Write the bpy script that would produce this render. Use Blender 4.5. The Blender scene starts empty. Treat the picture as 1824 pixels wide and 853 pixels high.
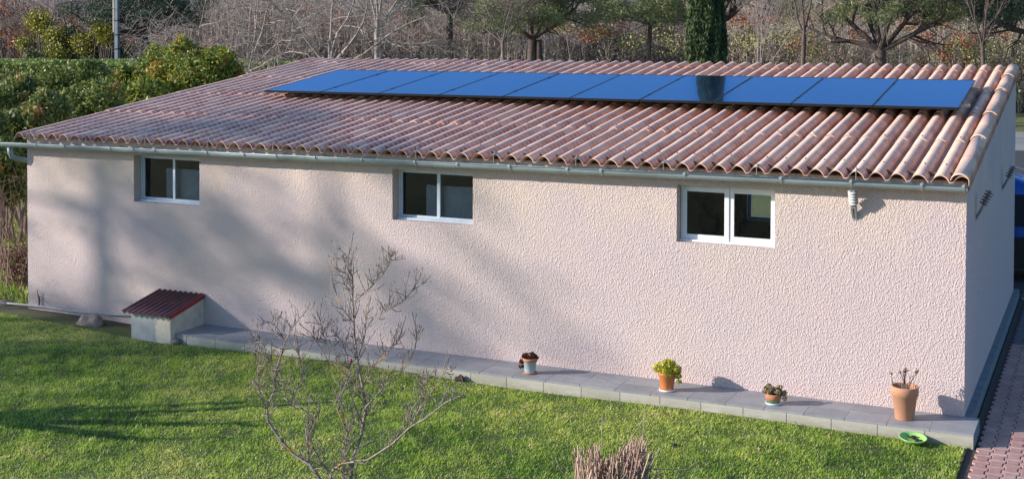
import bpy, bmesh, math, random
import numpy as np
from mathutils import Vector, Matrix
R = math.radians
S = bpy.context.scene
COL = S.collection
# ---------------------------------------------------------------- camera, world, sun, exposure
CAMP = Vector((15.435, -14.972, 4.233))
YAW, PITCH, ROLL, F, CY = 0.43794950779, -0.0262191619, 0.0024088313, 2279.825, 123.184
r_ = Vector((math.cos(YAW), math.sin(YAW), 0)); f_ = Vector((-math.sin(YAW), math.cos(YAW), 0)); u_ = Vector((0, 0, 1))
FW = f_*math.cos(PITCH) + u_*math.sin(PITCH)
U2 = u_*math.cos(PITCH) - f_*math.sin(PITCH)
RT = r_*math.cos(ROLL) + U2*math.sin(ROLL)
UP = U2*math.cos(ROLL) - r_*math.sin(ROLL)
cd = bpy.data.cameras.new('camera'); cam = bpy.data.objects.new('camera', cd); COL.objects.link(cam)
cam.matrix_world = Matrix(((RT.x, UP.x, -FW.x, CAMP.x), (RT.y, UP.y, -FW.y, CAMP.y), (RT.z, UP.z, -FW.z, CAMP.z), (0, 0, 0, 1)))
cd.sensor_width = 36; cd.lens = F/1824*36; cd.shift_y = (CY-426.5)/1824; cd.clip_end = 2000; cd.clip_start = .1
S.camera = cam
SUN_AZ, SUN_EL = R(31), R(20)
W = bpy.data.worlds.new("World"); S.world = W; W.use_nodes = True
sky = W.node_tree.nodes.new('ShaderNodeTexSky'); sky.sky_type = 'NISHITA'; sky.sun_disc = False
sky.sun_elevation = SUN_EL; sky.sun_rotation = R(239); sky.air_density = 1.2; sky.dust_density = .6; sky.ozone_density = 6.0
W.node_tree.links.new(sky.outputs[0], W.node_tree.nodes['Background'].inputs[0])
W.node_tree.nodes['Background'].inputs[1].default_value = .15
sd = bpy.data.lights.new('sun', 'SUN'); sd.energy = 5.0; sd.angle = R(.55); sd.color = (1, .93, .85)
sun = bpy.data.objects.new('sun', sd); COL.objects.link(sun)
sdir = Vector((math.cos(SUN_AZ)*math.cos(SUN_EL), math.sin(SUN_AZ)*math.cos(SUN_EL), -math.sin(SUN_EL)))
sun.rotation_euler = sdir.to_track_quat('-Z', 'Y').to_euler(); sun.location = (-30, -20, 30)
S.view_settings.view_transform = 'Standard'; S.view_settings.look = 'None'; S.view_settings.gamma = 1
S.view_settings.exposure = 0.47; S.view_settings.use_curve_mapping = False
S.render.engine = 'CYCLES'; S.cycles.max_bounces = 6; S.cycles.transparent_max_bounces = 24
rng = np.random.default_rng(7); random.seed(7)
def at(u, v, Y):
    """world point at depth y=Y seen at photo position u,v"""
    k = FW + RT*((u-912)/F) + UP*((CY-v)/F)
    t = (Y-CAMP.y)/k.y
    return CAMP + k*t
def onz(u, v, z):
    k = FW + RT*((u-912)/F) + UP*((CY-v)/F)
    return CAMP + k*((z-CAMP.z)/k.z)
# ---------------------------------------------------------------- helpers
def tag(o, label=None, cat=None, group=None, kind=None):
    if label: o['label'] = label
    if cat: o['category'] = cat
    if group: o['group'] = group
    if kind: o['kind'] = kind
    return o
def thing(name, label, cat, loc=(0, 0, 0), rz=0, group=None):
    o = bpy.data.objects.new(name, None); COL.objects.link(o); o.empty_display_size = .1
    o.location = loc; o.rotation_euler = (0, 0, rz)
    return tag(o, label, cat, group)
class MB:
    def __init__(s): s.v = []; s.f = []; s.m = []
    def add(s, vs, fs, mi=0):
        b = len(s.v); s.v += [tuple(x) for x in vs]; s.f += [tuple(b+i for i in f) for f in fs]; s.m += [mi]*len(fs); return s
    def box(s, a, b, mi=0):
        (x0, y0, z0), (x1, y1, z1) = a, b
        return s.add([(x0, y0, z0), (x1, y0, z0), (x1, y1, z0), (x0, y1, z0), (x0, y0, z1), (x1, y0, z1), (x1, y1, z1), (x0, y1, z1)],
              [(0, 3, 2, 1), (4, 5, 6, 7), (0, 1, 5, 4), (1, 2, 6, 5), (2, 3, 7, 6), (3, 0, 4, 7)], mi)
    def tube(s, pts, rad, n=8, cap=True, mi=0):
        pts = [Vector(p) for p in pts]
        if not hasattr(rad, '__len__'): rad = [rad]*len(pts)
        vs = []; fs = []; prev = None
        for i, p in enumerate(pts):
            t = (pts[min(i+1, len(pts)-1)] - pts[max(i-1, 0)]).normalized()
            if prev is None:
                a = Vector((0, 0, 1)) if abs(t.z) < .9 else Vector((1, 0, 0))
                x = t.cross(a).normalized()
            else:
                x = (prev - t*prev.dot(t)).normalized()
            prev = x; y = t.cross(x)
            for k in range(n):
                an = 2*math.pi*k/n; vs.append(p + (x*math.cos(an) + y*math.sin(an))*rad[i])
        for i in range(len(pts)-1):
            for k in range(n):
                k2 = (k+1) % n; fs.append((i*n+k, i*n+k2, (i+1)*n+k2, (i+1)*n+k))
        if cap: fs.append(tuple(range(n-1, -1, -1))); fs.append(tuple((len(pts)-1)*n+k for k in range(n)))
        return s.add(vs, fs, mi)
    def lathe(s, prof, n=28, c=(0, 0, 0), mi=0, sx=1, sy=1):
        vs = []; fs = []
        for (r, z) in prof:
            for k in range(n):
                a = 2*math.pi*k/n; vs.append((c[0]+r*sx*math.cos(a), c[1]+r*sy*math.sin(a), c[2]+z))
        for i in range(len(prof)-1):
            for k in range(n):
                k2 = (k+1) % n; fs.append((i*n+k, i*n+k2, (i+1)*n+k2, (i+1)*n+k))
        fs.append(tuple(range(n-1, -1, -1))); fs.append(tuple((len(prof)-1)*n+k for k in range(n)))
        return s.add(vs, fs, mi)
    def build(s, name, mat, parent=None, smooth=False, bevel=0, loc=None):
        me = bpy.data.meshes.new(name); me.from_pydata(s.v, [], s.f)
        for m in (mat if isinstance(mat, (list, tuple)) else [mat]): me.materials.append(m)
        if any(s.m): me.polygons.foreach_set('material_index', s.m)
        if smooth: me.polygons.foreach_set('use_smooth', [True]*len(s.f))
        me.update()
        o = bpy.data.objects.new(name, me); COL.objects.link(o)
        if parent: o.parent = parent
        if loc: o.location = loc
        if bevel:
            b = o.modifiers.new('bevel', 'BEVEL'); b.width = bevel; b.segments = 2; b.limit_method = 'ANGLE'
        return o
def npmesh(name, V, Fq, mat, parent=None, rnd=None, smooth=False, nv=4):
    me = bpy.data.meshes.new(name); me.vertices.add(len(V)); me.vertices.foreach_set('co', np.asarray(V, 'f').ravel())
    n = len(Fq); me.loops.add(n*nv); me.loops.foreach_set('vertex_index', np.asarray(Fq, 'i').ravel())
    me.polygons.add(n); me.polygons.foreach_set('loop_start', np.arange(n, dtype='i')*nv)
    try: me.polygons.foreach_set('loop_total', np.full(n, nv, 'i'))
    except Exception: pass
    if smooth: me.polygons.foreach_set('use_smooth', np.ones(n, bool))
    me.update(calc_edges=True)
    if rnd is not None:
        a = me.attributes.new('rnd', 'FLOAT', 'POINT'); a.data.foreach_set('value', np.asarray(rnd, 'f'))
    me.materials.append(mat); o = bpy.data.objects.new(name, me); COL.objects.link(o)
    if parent: o.parent = parent
    return o
# ---------------------------------------------------------------- materials
class NT:
    def __init__(s, name):
        s.mat = bpy.data.materials.new(name); s.mat.use_nodes = True; s.t = s.mat.node_tree; s.n = s.t.nodes
        s.b = s.n['Principled BSDF']; s.out = s.n['Material Output']
    def L(s, a, b): s.t.links.new(a, b)
    def coord(s, sc=(1, 1, 1)):
        g = s.n.new('ShaderNodeTexCoord'); m = s.n.new('ShaderNodeMapping'); m.inputs['Scale'].default_value = sc
        s.L(g.outputs['Object'], m.inputs['Vector']); return m.outputs[0]
    def noise(s, scale, detail=4, rough=.6, vec=None, sc=(1, 1, 1)):
        n = s.n.new('ShaderNodeTexNoise'); n.inputs['Scale'].default_value = scale; n.inputs['Detail'].default_value = detail; n.inputs['Roughness'].default_value = rough
        s.L(vec or s.coord(sc), n.inputs['Vector']); return n.outputs['Fac']
    def ramp(s, fac, stops):
        r = s.n.new('ShaderNodeValToRGB'); e = r.color_ramp.elements
        while len(e) < len(stops): e.new(.5)
        for i, (p, c) in enumerate(stops):
            e[i].position = p; e[i].color = (c, c, c, 1) if not hasattr(c, '__len__') else (*c, 1)
        s.L(fac, r.inputs[0]); return r.outputs[0]
    def mix(s, fac, a, b, mode='MIX'):
        m = s.n.new('ShaderNodeMix'); m.data_type = 'RGBA'; m.blend_type = mode
        for i, x in ((0, fac), (6, a), (7, b)):
            if hasattr(x, 'is_output'): s.L(x, m.inputs[i])
            else: m.inputs[i].default_value = x if i == 0 else (*x, 1)
        return m.outputs[2]
    def math(s, op, a, b=0):
        m = s.n.new('ShaderNodeMath'); m.operation = op
        for i, x in ((0, a), (1, b)):
            if hasattr(x, 'is_output'): s.L(x, m.inputs[i])
            else: m.inputs[i].default_value = x
        return m.outputs[0]
    def attr(s, name='rnd'):
        a = s.n.new('ShaderNodeAttribute'); a.attribute_name = name; return a.outputs['Fac']
    def color(s, c): 
        if hasattr(c, 'is_output'): s.L(c, s.b.inputs['Base Color'])
        else: s.b.inputs['Base Color'].default_value = (*c, 1)
        return s
    def rough(s, r):
        if hasattr(r, 'is_output'): s.L(r, s.b.inputs['Roughness'])
        else: s.b.inputs['Roughness'].default_value = r
        return s
    def bump(s, h, strength=.5, dist=.01):
        b = s.n.new('ShaderNodeBump'); b.inputs['Strength'].default_value = strength; b.inputs['Distance'].default_value = dist
        s.L(h, b.inputs['Height']); s.L(b.outputs[0], s.b.inputs['Normal']); return s
def plain(name, c, rough=.6, var=.15, scale=8, metal=0, bump=0, c2=None, spec=None):
    t = NT(name); n = t.noise(scale, 5, .65)
    c2 = c2 or tuple(x*(1-var*2) for x in c); c1 = tuple(min(1, x*(1+var*.6)) for x in c)
    t.color(t.ramp(n, [(.3, c2), (.7, c1)])).rough(rough); t.b.inputs['Metallic'].default_value = metal
    if spec is not None: t.b.inputs['Specular IOR Level'].default_value = spec
    if bump: t.bump(t.noise(scale*6, 4, .7), .6, bump)
    return t.mat
def leafmat(name, stops, transl=.25, rough=.5):
    t = NT(name); c = t.ramp(t.attr(), stops); t.color(c).rough(rough)
    tr = t.n.new('ShaderNodeBsdfTranslucent'); t.L(c, tr.inputs[0]); mx = t.n.new('ShaderNodeMixShader'); mx.inputs[0].default_value = transl
    t.L(t.b.outputs[0], mx.inputs[1]); t.L(tr.outputs[0], mx.inputs[2]); t.L(mx.outputs[0], t.out.inputs[0]); return t.mat
M = {}
# stucco
t = NT('pink_stucco'); n1 = t.noise(.55, 5, .6); n2 = t.noise(2.2, 4, .6); n3 = t.noise(45, 3, .6)
c = t.mix(t.ramp(n1, [(.42, 0), (.62, 1)]), (.575, .465, .46), (.595, .485, .44))
c = t.mix(t.ramp(n2, [(.45, 0), (.75, .5)]), c, (.64, .49, .46))
c = t.mix(t.ramp(n3, [(.35, .25), (.6, 0)]), c, (.42, .32, .30))
g = t.n.new('ShaderNodeTexCoord'); sp = t.n.new('ShaderNodeSeparateXYZ'); t.L(g.outputs['Object'], sp.inputs[0])
up_ = t.math('MULTIPLY', t.ramp(t.math('DIVIDE', sp.outputs['Z'], 3), [(.52, 0), (.74, 1)]), t.ramp(t.noise(1.3, 4, .6), [(.42, 0), (.62, .7)]))
c = t.mix(up_, c, (.66, .53, .42))
stk = t.math('MULTIPLY', t.ramp(t.noise(2.2, 4, .7, sc=(3.5, 1, .25)), [(.56, 0), (.75, .32)]), t.ramp(t.math('DIVIDE', sp.outputs['Z'], 3), [(.2, .3), (.6, 1)]))
c = t.mix(stk, c, (.44, .37, .35))
low = t.math('MULTIPLY', t.ramp(sp.outputs['Z'], [(0, 1), (.28, 0)]), t.ramp(t.noise(3.5, 4, .6), [(.35, 0), (.65, .55)]))
c = t.mix(low, c, (.64, .45, .39))
t.color(c).rough(.92)
vo = t.n.new('ShaderNodeTexVoronoi'); vo.feature = 'SMOOTH_F1'; vo.inputs['Scale'].default_value = 64
wv = t.n.new('ShaderNodeMapping'); wv.inputs['Scale'].default_value = (1.25, 1, .8); wv.inputs['Rotation'].default_value = (0, .35, 0)
nd = t.n.new('ShaderNodeTexNoise'); nd.inputs['Scale'].default_value = 38; nd.inputs['Detail'].default_value = 3
t.L(g.outputs['Object'], nd.inputs['Vector'])
ad = t.n.new('ShaderNodeVectorMath'); ad.operation = 'MULTIPLY_ADD'; ad.inputs[1].default_value = (.028, .028, .028)
t.L(nd.outputs['Color'], ad.inputs[0]); t.L(g.outputs['Object'], ad.inputs[2]); t.L(ad.outputs[0], wv.inputs[0]); t.L(wv.outputs[0], vo.inputs['Vector'])
h = t.math('ADD', vo.outputs['Distance'], t.math('MULTIPLY', n3, .5)); c = t.mix(t.ramp(vo.outputs['Distance'], [(.05, .30), (.33, 0)]), c, (.38, .30, .30)); t.color(c); t.bump(h, 1, .0115); M['stucco'] = t.mat  # relief shading put into the colour: hollows of the grain darkened
M['plaster'] = plain('smooth_plaster', (.55, .46, .42), .9, .12, 5, bump=.002)
M['inside'] = plain('interior_render', (.22, .2, .19), .9, .1, 2)
M['concrete'] = plain('grey_concrete', (.30, .30, .29), .85, .15, 6, bump=.004)
M['kerb'] = plain('blue_grey_kerb', (.17, .20, .225), .8, .15, 6, bump=.003)
# roof
t = NT('weathered_roof_tile'); tc = t.n.new('ShaderNodeTexCoord'); sep = t.n.new('ShaderNodeSeparateXYZ'); t.L(tc.outputs['Object'], sep.inputs[0])
wave = t.math('FLOOR', t.math('DIVIDE', t.math('ADD', sep.outputs['X'], .1145), .229))
band = t.math('FLOOR', t.math('DIVIDE', sep.outputs['Y'], .46))
cx = t.n.new('ShaderNodeCombineXYZ'); t.L(wave, cx.inputs[0]); t.L(band, cx.inputs[1])
wn = t.n.new('ShaderNodeTexWhiteNoise'); t.L(cx.outputs[0], wn.inputs['Vector'])
n1 = t.noise(.8, 5, .7); n2 = t.noise(7, 5, .7, sc=(1, .55, 1)); n3 = t.noise(2.6, 4, .65)
base = t.ramp(n2, [(.28, (.25, .095, .08)), (.42, (.39, .155, .115)), (.58, (.53, .265, .19)), (.75, (.72, .47, .35))])
base = t.mix(t.ramp(n1, [(.35, 0), (.65, .75)]), base, t.ramp(n2, [(.3, (.28, .13, .14)), (.7, (.46, .27, .27))]))
base = t.mix(t.ramp(wn.outputs['Value'], [(.3, 0), (1, .5)]), base, (.66, .42, .29))
xr = t.ramp(t.math('DIVIDE', sep.outputs['X'], 14), [(.3, .5), (.75, 0)])  # mauve towards the left, with some tree shade taken into the tile colour
base = t.mix(xr, base, t.ramp(n2, [(.3, (.24, .10, .11)), (.7, (.50, .31, .31))]))
xr2 = t.ramp(t.math('DIVIDE', sep.outputs['X'], 14), [(.45, 0), (.9, .8)])
base = t.mix(xr2, base, t.ramp(n2, [(.3, (.50, .24, .16)), (.5, (.70, .42, .30)), (.7, (.85, .62, .47))]))
cx2 = t.n.new('ShaderNodeCombineXYZ'); t.L(wave, cx2.inputs[0]); t.L(t.math('ADD', t.math('FLOOR', t.math('DIVIDE', sep.outputs['Y'], .37)), 57.3), cx2.inputs[1]); wn2 = t.n.new('ShaderNodeTexWhiteNoise'); t.L(cx2.outputs[0], wn2.inputs['Vector'])
base = t.mix(t.ramp(wn2.outputs['Value'], [(.62, 0), (1, .55)]), base, (.80, .58, .46)); base = t.mix(t.ramp(wn2.outputs['Value'], [(0, .5), (.3, 0)]), base, (.33, .12, .09))
# moulded cross bands
bd = t.n.new('ShaderNodeTexWave'); bd.wave_type = 'BANDS'; bd.bands_direction = 'Y'; bd.inputs['Scale'].default_value = 2.6; bd.inputs['Distortion'].default_value = 1.6; bd.inputs['Detail'].default_value = 2; bd.inputs['Detail Scale'].default_value = 3
t.L(tc.outputs['Object'], bd.inputs['Vector'])
base = t.mix(t.ramp(bd.outputs['Fac'], [(.5, 0), (.9, .5)]), base, (.70, .52, .44))
po_ = t.math('MULTIPLY', t.ramp(t.math('DIVIDE', sep.outputs['Y'], 8), [(.26, 0), (.38, 1)]), t.ramp(t.math('DIVIDE', sep.outputs['X'], 14), [(.35, 0), (.6, .55)]))
base = t.mix(t.math('MULTIPLY', po_, t.ramp(n3, [(.35, 0), (.6, 1)])), base, (.56, .22, .10))
# weathered bloom plus painted sunlight on the crests, valleys darkened in the colour
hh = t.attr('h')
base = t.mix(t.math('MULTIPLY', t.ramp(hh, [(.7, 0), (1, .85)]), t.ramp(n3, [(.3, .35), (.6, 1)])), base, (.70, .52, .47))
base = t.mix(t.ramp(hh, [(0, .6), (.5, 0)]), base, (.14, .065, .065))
base = t.mix(t.ramp(t.noise(3.3, 6, .8), [(.60, 0), (.70, .7)]), base, (.27, .28, .36))
base = t.mix(t.ramp(t.noise(30, 3, .7), [(.2, .5), (.42, 0)]), base, (.16, .09, .09))
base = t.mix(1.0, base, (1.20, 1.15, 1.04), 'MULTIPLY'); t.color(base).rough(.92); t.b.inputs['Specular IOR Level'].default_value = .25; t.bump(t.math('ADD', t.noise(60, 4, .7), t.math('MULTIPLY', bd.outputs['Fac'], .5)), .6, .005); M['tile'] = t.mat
M['zinc'] = plain('weathered_zinc', (.31, .365, .365), .5, .12, 3, metal=.25, c2=(.22, .27, .275))
M['zinc_dark'] = plain('bracket_zinc', (.42, .46, .46), .45, .12, 9, metal=.5)
M['pvc'] = plain('white_pvc', (.78, .79, .80), .35, .04, 4)
M['alu'] = plain('pale_aluminium_frame', (.55, .61, .67), .4, .05, 4)
M['gasket'] = plain('black_gasket', (.02, .02, .02), .5)
t = NT('window_glass'); t.n.remove(t.b); gl = t.n.new('ShaderNodeBsdfGlossy'); gl.inputs['Roughness'].default_value = .01; gl.inputs[0].default_value = (.9, .95, 1, 1)
tr = t.n.new('ShaderNodeBsdfTransparent'); tr.inputs[0].default_value = (.88, .93, .94, 1); fr = t.n.new('ShaderNodeFresnel'); fr.inputs[0].default_value = 1.65
mx = t.n.new('ShaderNodeMixShader'); t.L(fr.outputs[0], mx.inputs[0]); t.L(tr.outputs[0], mx.inputs[1]); t.L(gl.outputs[0], mx.inputs[2]); t.L(mx.outputs[0], t.out.inputs[0]); M['glass'] = t.mat
M['cloth'] = plain('grey_net_curtain', (.38, .39, .43), .9, .12, 3)
t = NT('solar_cell_glass'); t.color((.004, .010, .03)).rough(.2); gl = t.n.new('ShaderNodeBsdfGlossy'); gl.inputs['Roughness'].default_value = .03; gl.inputs[0].default_value = (.10, .42, .92, 1)
fr = t.n.new('ShaderNodeFresnel'); fr.inputs[0].default_value = 2.0; mx = t.n.new('ShaderNodeMixShader'); t.L(fr.outputs[0], mx.inputs[0]); t.L(t.b.outputs[0], mx.inputs[1]); t.L(gl.outputs[0], mx.inputs[2]); t.L(mx.outputs[0], t.out.inputs[0]); M['cell'] = t.mat
M['black'] = plain('black_anodised', (.02, .022, .026), .35, .1, 4, metal=.4)
M['rail'] = plain('raw_aluminium', (.6, .6, .6), .35, .1, 4, metal=.8)
M['steel'] = plain('galvanised_steel', (.36, .36, .37), .5, .2, 14, metal=.5)
M['porcelain'] = plain('dirty_porcelain', (.60, .58, .54), .4, .15, 20)
M['darkporc'] = plain('dark_brown_insulator', (.16, .13, .13), .35, .15, 20)
M['terracotta'] = plain('terracotta', (.50, .20, .10), .75, .14, 9, bump=.002)
M['terra_old'] = plain('lime_stained_terracotta', (.50, .22, .12), .85, .16, 6, c2=(.44, .235, .15), bump=.002)
M['orange'] = plain('orange_glazed_pot', (.62, .20, .06), .4, .08, 5)
M['paint_blue'] = plain('pale_blue_paint', (.42, .50, .54), .6, .12, 14)
M['white'] = plain('white_saucer', (.75, .73, .68), .5, .08, 8)
M['mint'] = plain('mint_saucer', (.55, .68, .62), .5, .1, 8)
M['greenpot'] = plain('mossy_green_paint', (.12, .22, .12), .7, .2, 14)
M['lime'] = plain('lime_green_plastic', (.32, .62, .16), .35, .06, 8)
M['soil'] = plain('dark_soil', (.055, .04, .03), .95, .3, 30, bump=.01)
M['maroon'] = plain('maroon_corrugated_sheet', (.13, .04, .045), .6, .25, 6, c2=(.07, .03, .04))
M['red'] = plain('red_board', (.32, .035, .03), .55, .2, 7)
M['whitewash'] = plain('dirty_whitewash', (.60, .53, .44), .85, .12, 2.5, c2=(.38, .36, .33), bump=.003)
M['rock'] = plain('grey_rock', (.27, .22, .19), .9, .3, 7, bump=.02)
M['leafdry'] = plain('dry_leaf', (.50, .36, .20), .7, .2, 30)
M['pink'] = plain('magenta_bud', (.65, .05, .16), .5)
# bark
def bark(name, a, b, sc=12): 
    t = NT(name); n = t.noise(sc, 5, .7, sc=(1, 1, .3)); t.color(t.ramp(n, [(.35, a), (.65, b)])).rough(.9); t.bump(n, .6, .01); return t.mat
M['bark_pale'] = bark('pale_grey_bark', (.22, .17, .15), (.46, .38, .33))
M['bark_mid'] = bark('grey_brown_bark', (.10, .075, .06), (.25, .19, .16))
M['bark_dark'] = bark('dark_pine_bark', (.045, .032, .028), (.15, .105, .085), 6)
M['bark_lichen'] = bark('lichened_grey_bark', (.17, .135, .12), (.40, .34, .29), 25)
t = NT('lichened_grey_bark_spots'); n = t.noise(25, 5, .7); c = t.ramp(n, [(.35, (.12, .09, .08)), (.65, (.38, .31, .27))])
c = t.mix(t.ramp(t.noise(6, 3, .6), [(.6, 0), (.66, .8)]), c, (.50, .27, .06)); t.color(c).rough(.85); M['bark_lichen'] = t.mat
M['wood_twigs'] = leafmat('bare_thicket', [(0, (.06, .042, .038)), (.25, (.19, .135, .115)), (.5, (.36, .28, .23)), (.72, (.56, .47, .37)), (.76, (.27, .28, .10)), (.84, (.36, .33, .13)), (.9, (.33, .12, .06)), (1, (.42, .17, .07))], 0, .9)
M['pine'] = leafmat('pine_needles', [(0, (.06, .075, .035)), (.5, (.19, .22, .085)), (1, (.38, .38, .17))], .2)
M['pine_dark'] = leafmat('dark_pine_needles', [(0, (.02, .035, .022)), (.5, (.05, .08, .042)), (1, (.12, .15, .08))], .15)
M['cypress'] = leafmat('cypress_scales', [(0, (.015, .03, .012)), (.5, (.05, .08, .022)), (1, (.14, .17, .045))], .1, .8)
M['laurel'] = leafmat('laurel_leaves', [(0, (.03, .06, .018)), (.35, (.09, .14, .035)), (.6, (.22, .26, .06)), (.8, (.42, .40, .10)), (.9, (.45, .23, .08)), (1, (.45, .16, .07))], .3, .5)
M['laurel_yellow'] = leafmat('yellow_laurel_leaves', [(0, (.03, .06, .012)), (.3, (.09, .15, .025)), (.55, (.24, .28, .04)), (.75, (.45, .42, .06)), (.88, (.48, .22, .06)), (1, (.42, .11, .05))], .3, .5)  # leaf mix with more yellow than the plain laurel
M['mimosa'] = leafmat('mimosa_flowers', [(0, (.06, .08, .02)), (.4, (.16, .18, .03)), (.65, (.38, .34, .03)), (1, (.62, .52, .04))], .25)
M['bushgreen'] = leafmat('olive_shrub_leaves', [(0, (.02, .035, .015)), (.5, (.06, .085, .025)), (1, (.17, .19, .05))], .2)
M['hedge'] = leafmat('hedge_leaves', [(0, (.05, .09, .02)), (.5, (.19, .27, .05)), (1, (.42, .47, .13))], .2)
M['sedum'] = leafmat('yellow_green_leaves', [(0, (.20, .24, .02)), (.5, (.52, .50, .04)), (1, (.80, .70, .12))], .3, .4)
M['darkred'] = leafmat('dark_red_succulent', [(0, (.03, .03, .02)), (.4, (.07, .07, .03)), (.6, (.16, .03, .03)), (1, (.30, .06, .04))], .15, .4)
M['beige_succ'] = leafmat('beige_pink_rosettes', [(0, (.16, .11, .07)), (.5, (.42, .33, .19)), (1, (.62, .50, .34))], .2, .5)
M['brownleaf'] = leafmat('withered_leaves', [(0, (.08, .03, .025)), (.5, (.2, .09, .06)), (1, (.38, .24, .15))], .2, .6)
M['stems'] = leafmat('cut_stems', [(0, (.14, .075, .06)), (.5, (.34, .215, .165)), (.85, (.55, .41, .31)), (1, (.6, .5, .36))], 0, .8)
# ---------------------------------------------------------------- ground sheets
t = NT('rough_grass_ground'); n = t.noise(.5, 6, .7); m = t.noise(14, 5, .8)
c = t.mix(t.ramp(n, [(.35, 0), (.65, 1)]), t.ramp(m, [(.3, (.05, .07, .015)), (.7, (.16, .19, .045))]), t.ramp(m, [(.3, (.09, .075, .03)), (.7, (.27, .25, .09))]))
t.color(c).rough(.95); t.bump(m, 1, .05); M['ground'] = t.mat
t = NT('lawn_soil_and_thatch'); n = t.noise(1.0, 6, .7); m = t.noise(40, 5, .8)
c = t.mix(t.ramp(n, [(.4, 0), (.7, 1)]), t.ramp(m, [(.3, (.03, .05, .01)), (.7, (.10, .15, .03))]), t.ramp(m, [(.3, (.06, .06, .02)), (.7, (.2, .19, .06))]))
g = t.n.new('ShaderNodeTexCoord'); sp = t.n.new('ShaderNodeSeparateXYZ'); t.L(g.outputs['Object'], sp.inputs[0])
earth = t.math('MULTIPLY', t.ramp(t.math('ADD', t.math('MULTIPLY', sp.outputs['Y'], .5), .75), [(.55, 0), (.72, .8)]), t.ramp(t.math('DIVIDE', sp.outputs['X'], 4), [(.6, 1), (.8, 0)]))
c = t.mix(earth, c, t.ramp(m, [(.3, (.05, .035, .025)), (.7, (.17, .13, .095))]))
t.color(c).rough(.95); t.bump(m, 1, .02); M['lawn'] = t.mat
M['asphalt_shade'] = plain('shade_dark_asphalt', (.05, .052, .055), .85, .15, 9, bump=.004)  # tone darkened to stand in for tree shade on the drive
M['road'] = plain('pale_road', (.27, .26, .25), .9, .08, 4, bump=.004)
t = NT('woodland_litter'); n = t.noise(.35, 7, .75); m = t.noise(1.6, 6, .8, sc=(1, 1, .25))
c = t.ramp(m, [(.3, (.08, .06, .055)), (.5, (.19, .15, .13)), (.7, (.34, .28, .235))]); c = t.mix(t.ramp(n, [(.5, 0), (.7, .6)]), c, (.12, .12, .06)); t.color(c).rough(1); M['backing_slope_litter'] = t.mat
def gh(x, y):
    return -.13 + .018*math.sin(x*1.3+y*.7) + .012*math.sin(y*2.1-x*.6) + .06*max(0, min(1, (2.0-x)/3))
ND = 0
# big sheet to the horizon
mb = MB(); mb.add([(-600, -600, -.24), (600, -600, -.24), (600, 600, -.24), (-600, 600, -.24)], [(0, 1, 2, 3)])
tag(mb.build('ground', M['ground']), kind='structure')
# lawn sheet
xs = np.arange(-14, 14.12, .24); xs[-1] = 14.10; ys = np.arange(-14, -.0, .2)
mb = MB(); vs = [(x, y, gh(x, y) if x < 14 else gh(x, y)-.015) for y in list(ys)+[.06] for x in xs]; nx = len(xs)
fs = [(j*nx+i, j*nx+i+1, (j+1)*nx+i+1, (j+1)*nx+i) for j in range(len(ys)) for i in range(nx-1)]
mb.add(vs, fs); b = len(mb.v)
mb.add([(14.10, -14, -.14), (14.10, .06, -.14), (14.10, .06, -.3), (14.10, -14, -.3)], [(0, 1, 2, 3)])
tag(mb.build('lawn', M['lawn'], smooth=True), kind='structure')
# garden ground left of and behind the building
mb = MB(); mb.add([(-40, .06, -.10), (-.02, .06, -.10), (-.02, 8.3, -.12), (-40, 8.3, -.12)], [(0, 1, 2, 3)]); mb.add([(-40, 8.3, -.12), (16, 8.3, -.22), (14, 38, -.22), (-40, 34, -.12)], [(0, 1, 2, 3)])
tag(mb.build('garden_ground', M['ground']), kind='structure')
mb = MB(); mb.add([(12.0, 8.9, -.205), (40, 8.9, -.205), (40, 39.4, -.205), (9.4, 39.4, -.205)], [(0, 1, 2, 3)]); tag(mb.build('driveway', M['asphalt_shade']), kind='structure')
mb = MB(); mb.add([(-60, 36, -.20), (60, 40.2, -.20), (60, 51, -.20), (-60, 46, -.20)], [(0, 1, 2, 3)])
mb.box((-60, 39.2, -.24), (60, 39.35, -.12)) if False else None
tag(mb.build('road', M['road']), kind='structure')
# slope far behind, added to block sky light between the twigs
mb = MB(); N = 60; vs = []; rows = [(96, -.2), (104, 1.5), (118, 6), (140, 12), (170, 17), (230, 20)]
for (y, z) in rows:
    for i in range(N+1):
        x = -260+i*7; vs.append((x, y+.28*x*(x < 0)+6*math.sin(i*.5), z*(1+.12*math.sin(i*.9+y))))
fs = [(j*(N+1)+i, j*(N+1)+i+1, (j+1)*(N+1)+i+1, (j+1)*(N+1)+i) for j in range(len(rows)-1) for i in range(N)]
mb.add(vs, fs); tag(mb.build('backing_slope', M['backing_slope_litter'], smooth=True), kind='structure')
# ---------------------------------------------------------------- paving (interlocking blocks)
t = NT('interlocking_paver'); n = t.noise(6, 5, .7); r = t.attr('rnd')
c = t.mix(r, t.ramp(n, [(.3, (.32, .165, .14)), (.7, (.46, .275, .24))]), t.ramp(n, [(.3, (.36, .205, .18)), (.7, (.52, .34, .30))]))
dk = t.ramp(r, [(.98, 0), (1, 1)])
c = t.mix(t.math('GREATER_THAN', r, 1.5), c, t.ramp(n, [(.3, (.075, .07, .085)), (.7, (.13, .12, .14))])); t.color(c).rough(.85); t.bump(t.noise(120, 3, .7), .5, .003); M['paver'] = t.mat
M['sand'] = plain('joint_sand', (.10, .075, .065), 1, .2, 20)
a_, b_, L_ = .175, .125, .215; p_ = (a_+b_)/2; gpx = .004; bev = .007
def ring(ins):
    A, B, H = a_/2-ins, b_/2-ins, L_/2-ins
    k1, k2 = L_*.20, L_*.30
    return [(-A, -H), (A, -H), (A, -k2), (B, -k1), (B, k1), (A, k2), (A, H), (-A, H), (-A, k2), (-B, k1), (-B, -k1), (-A, -k2)]
V = []; Q = []; RN = []
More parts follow.
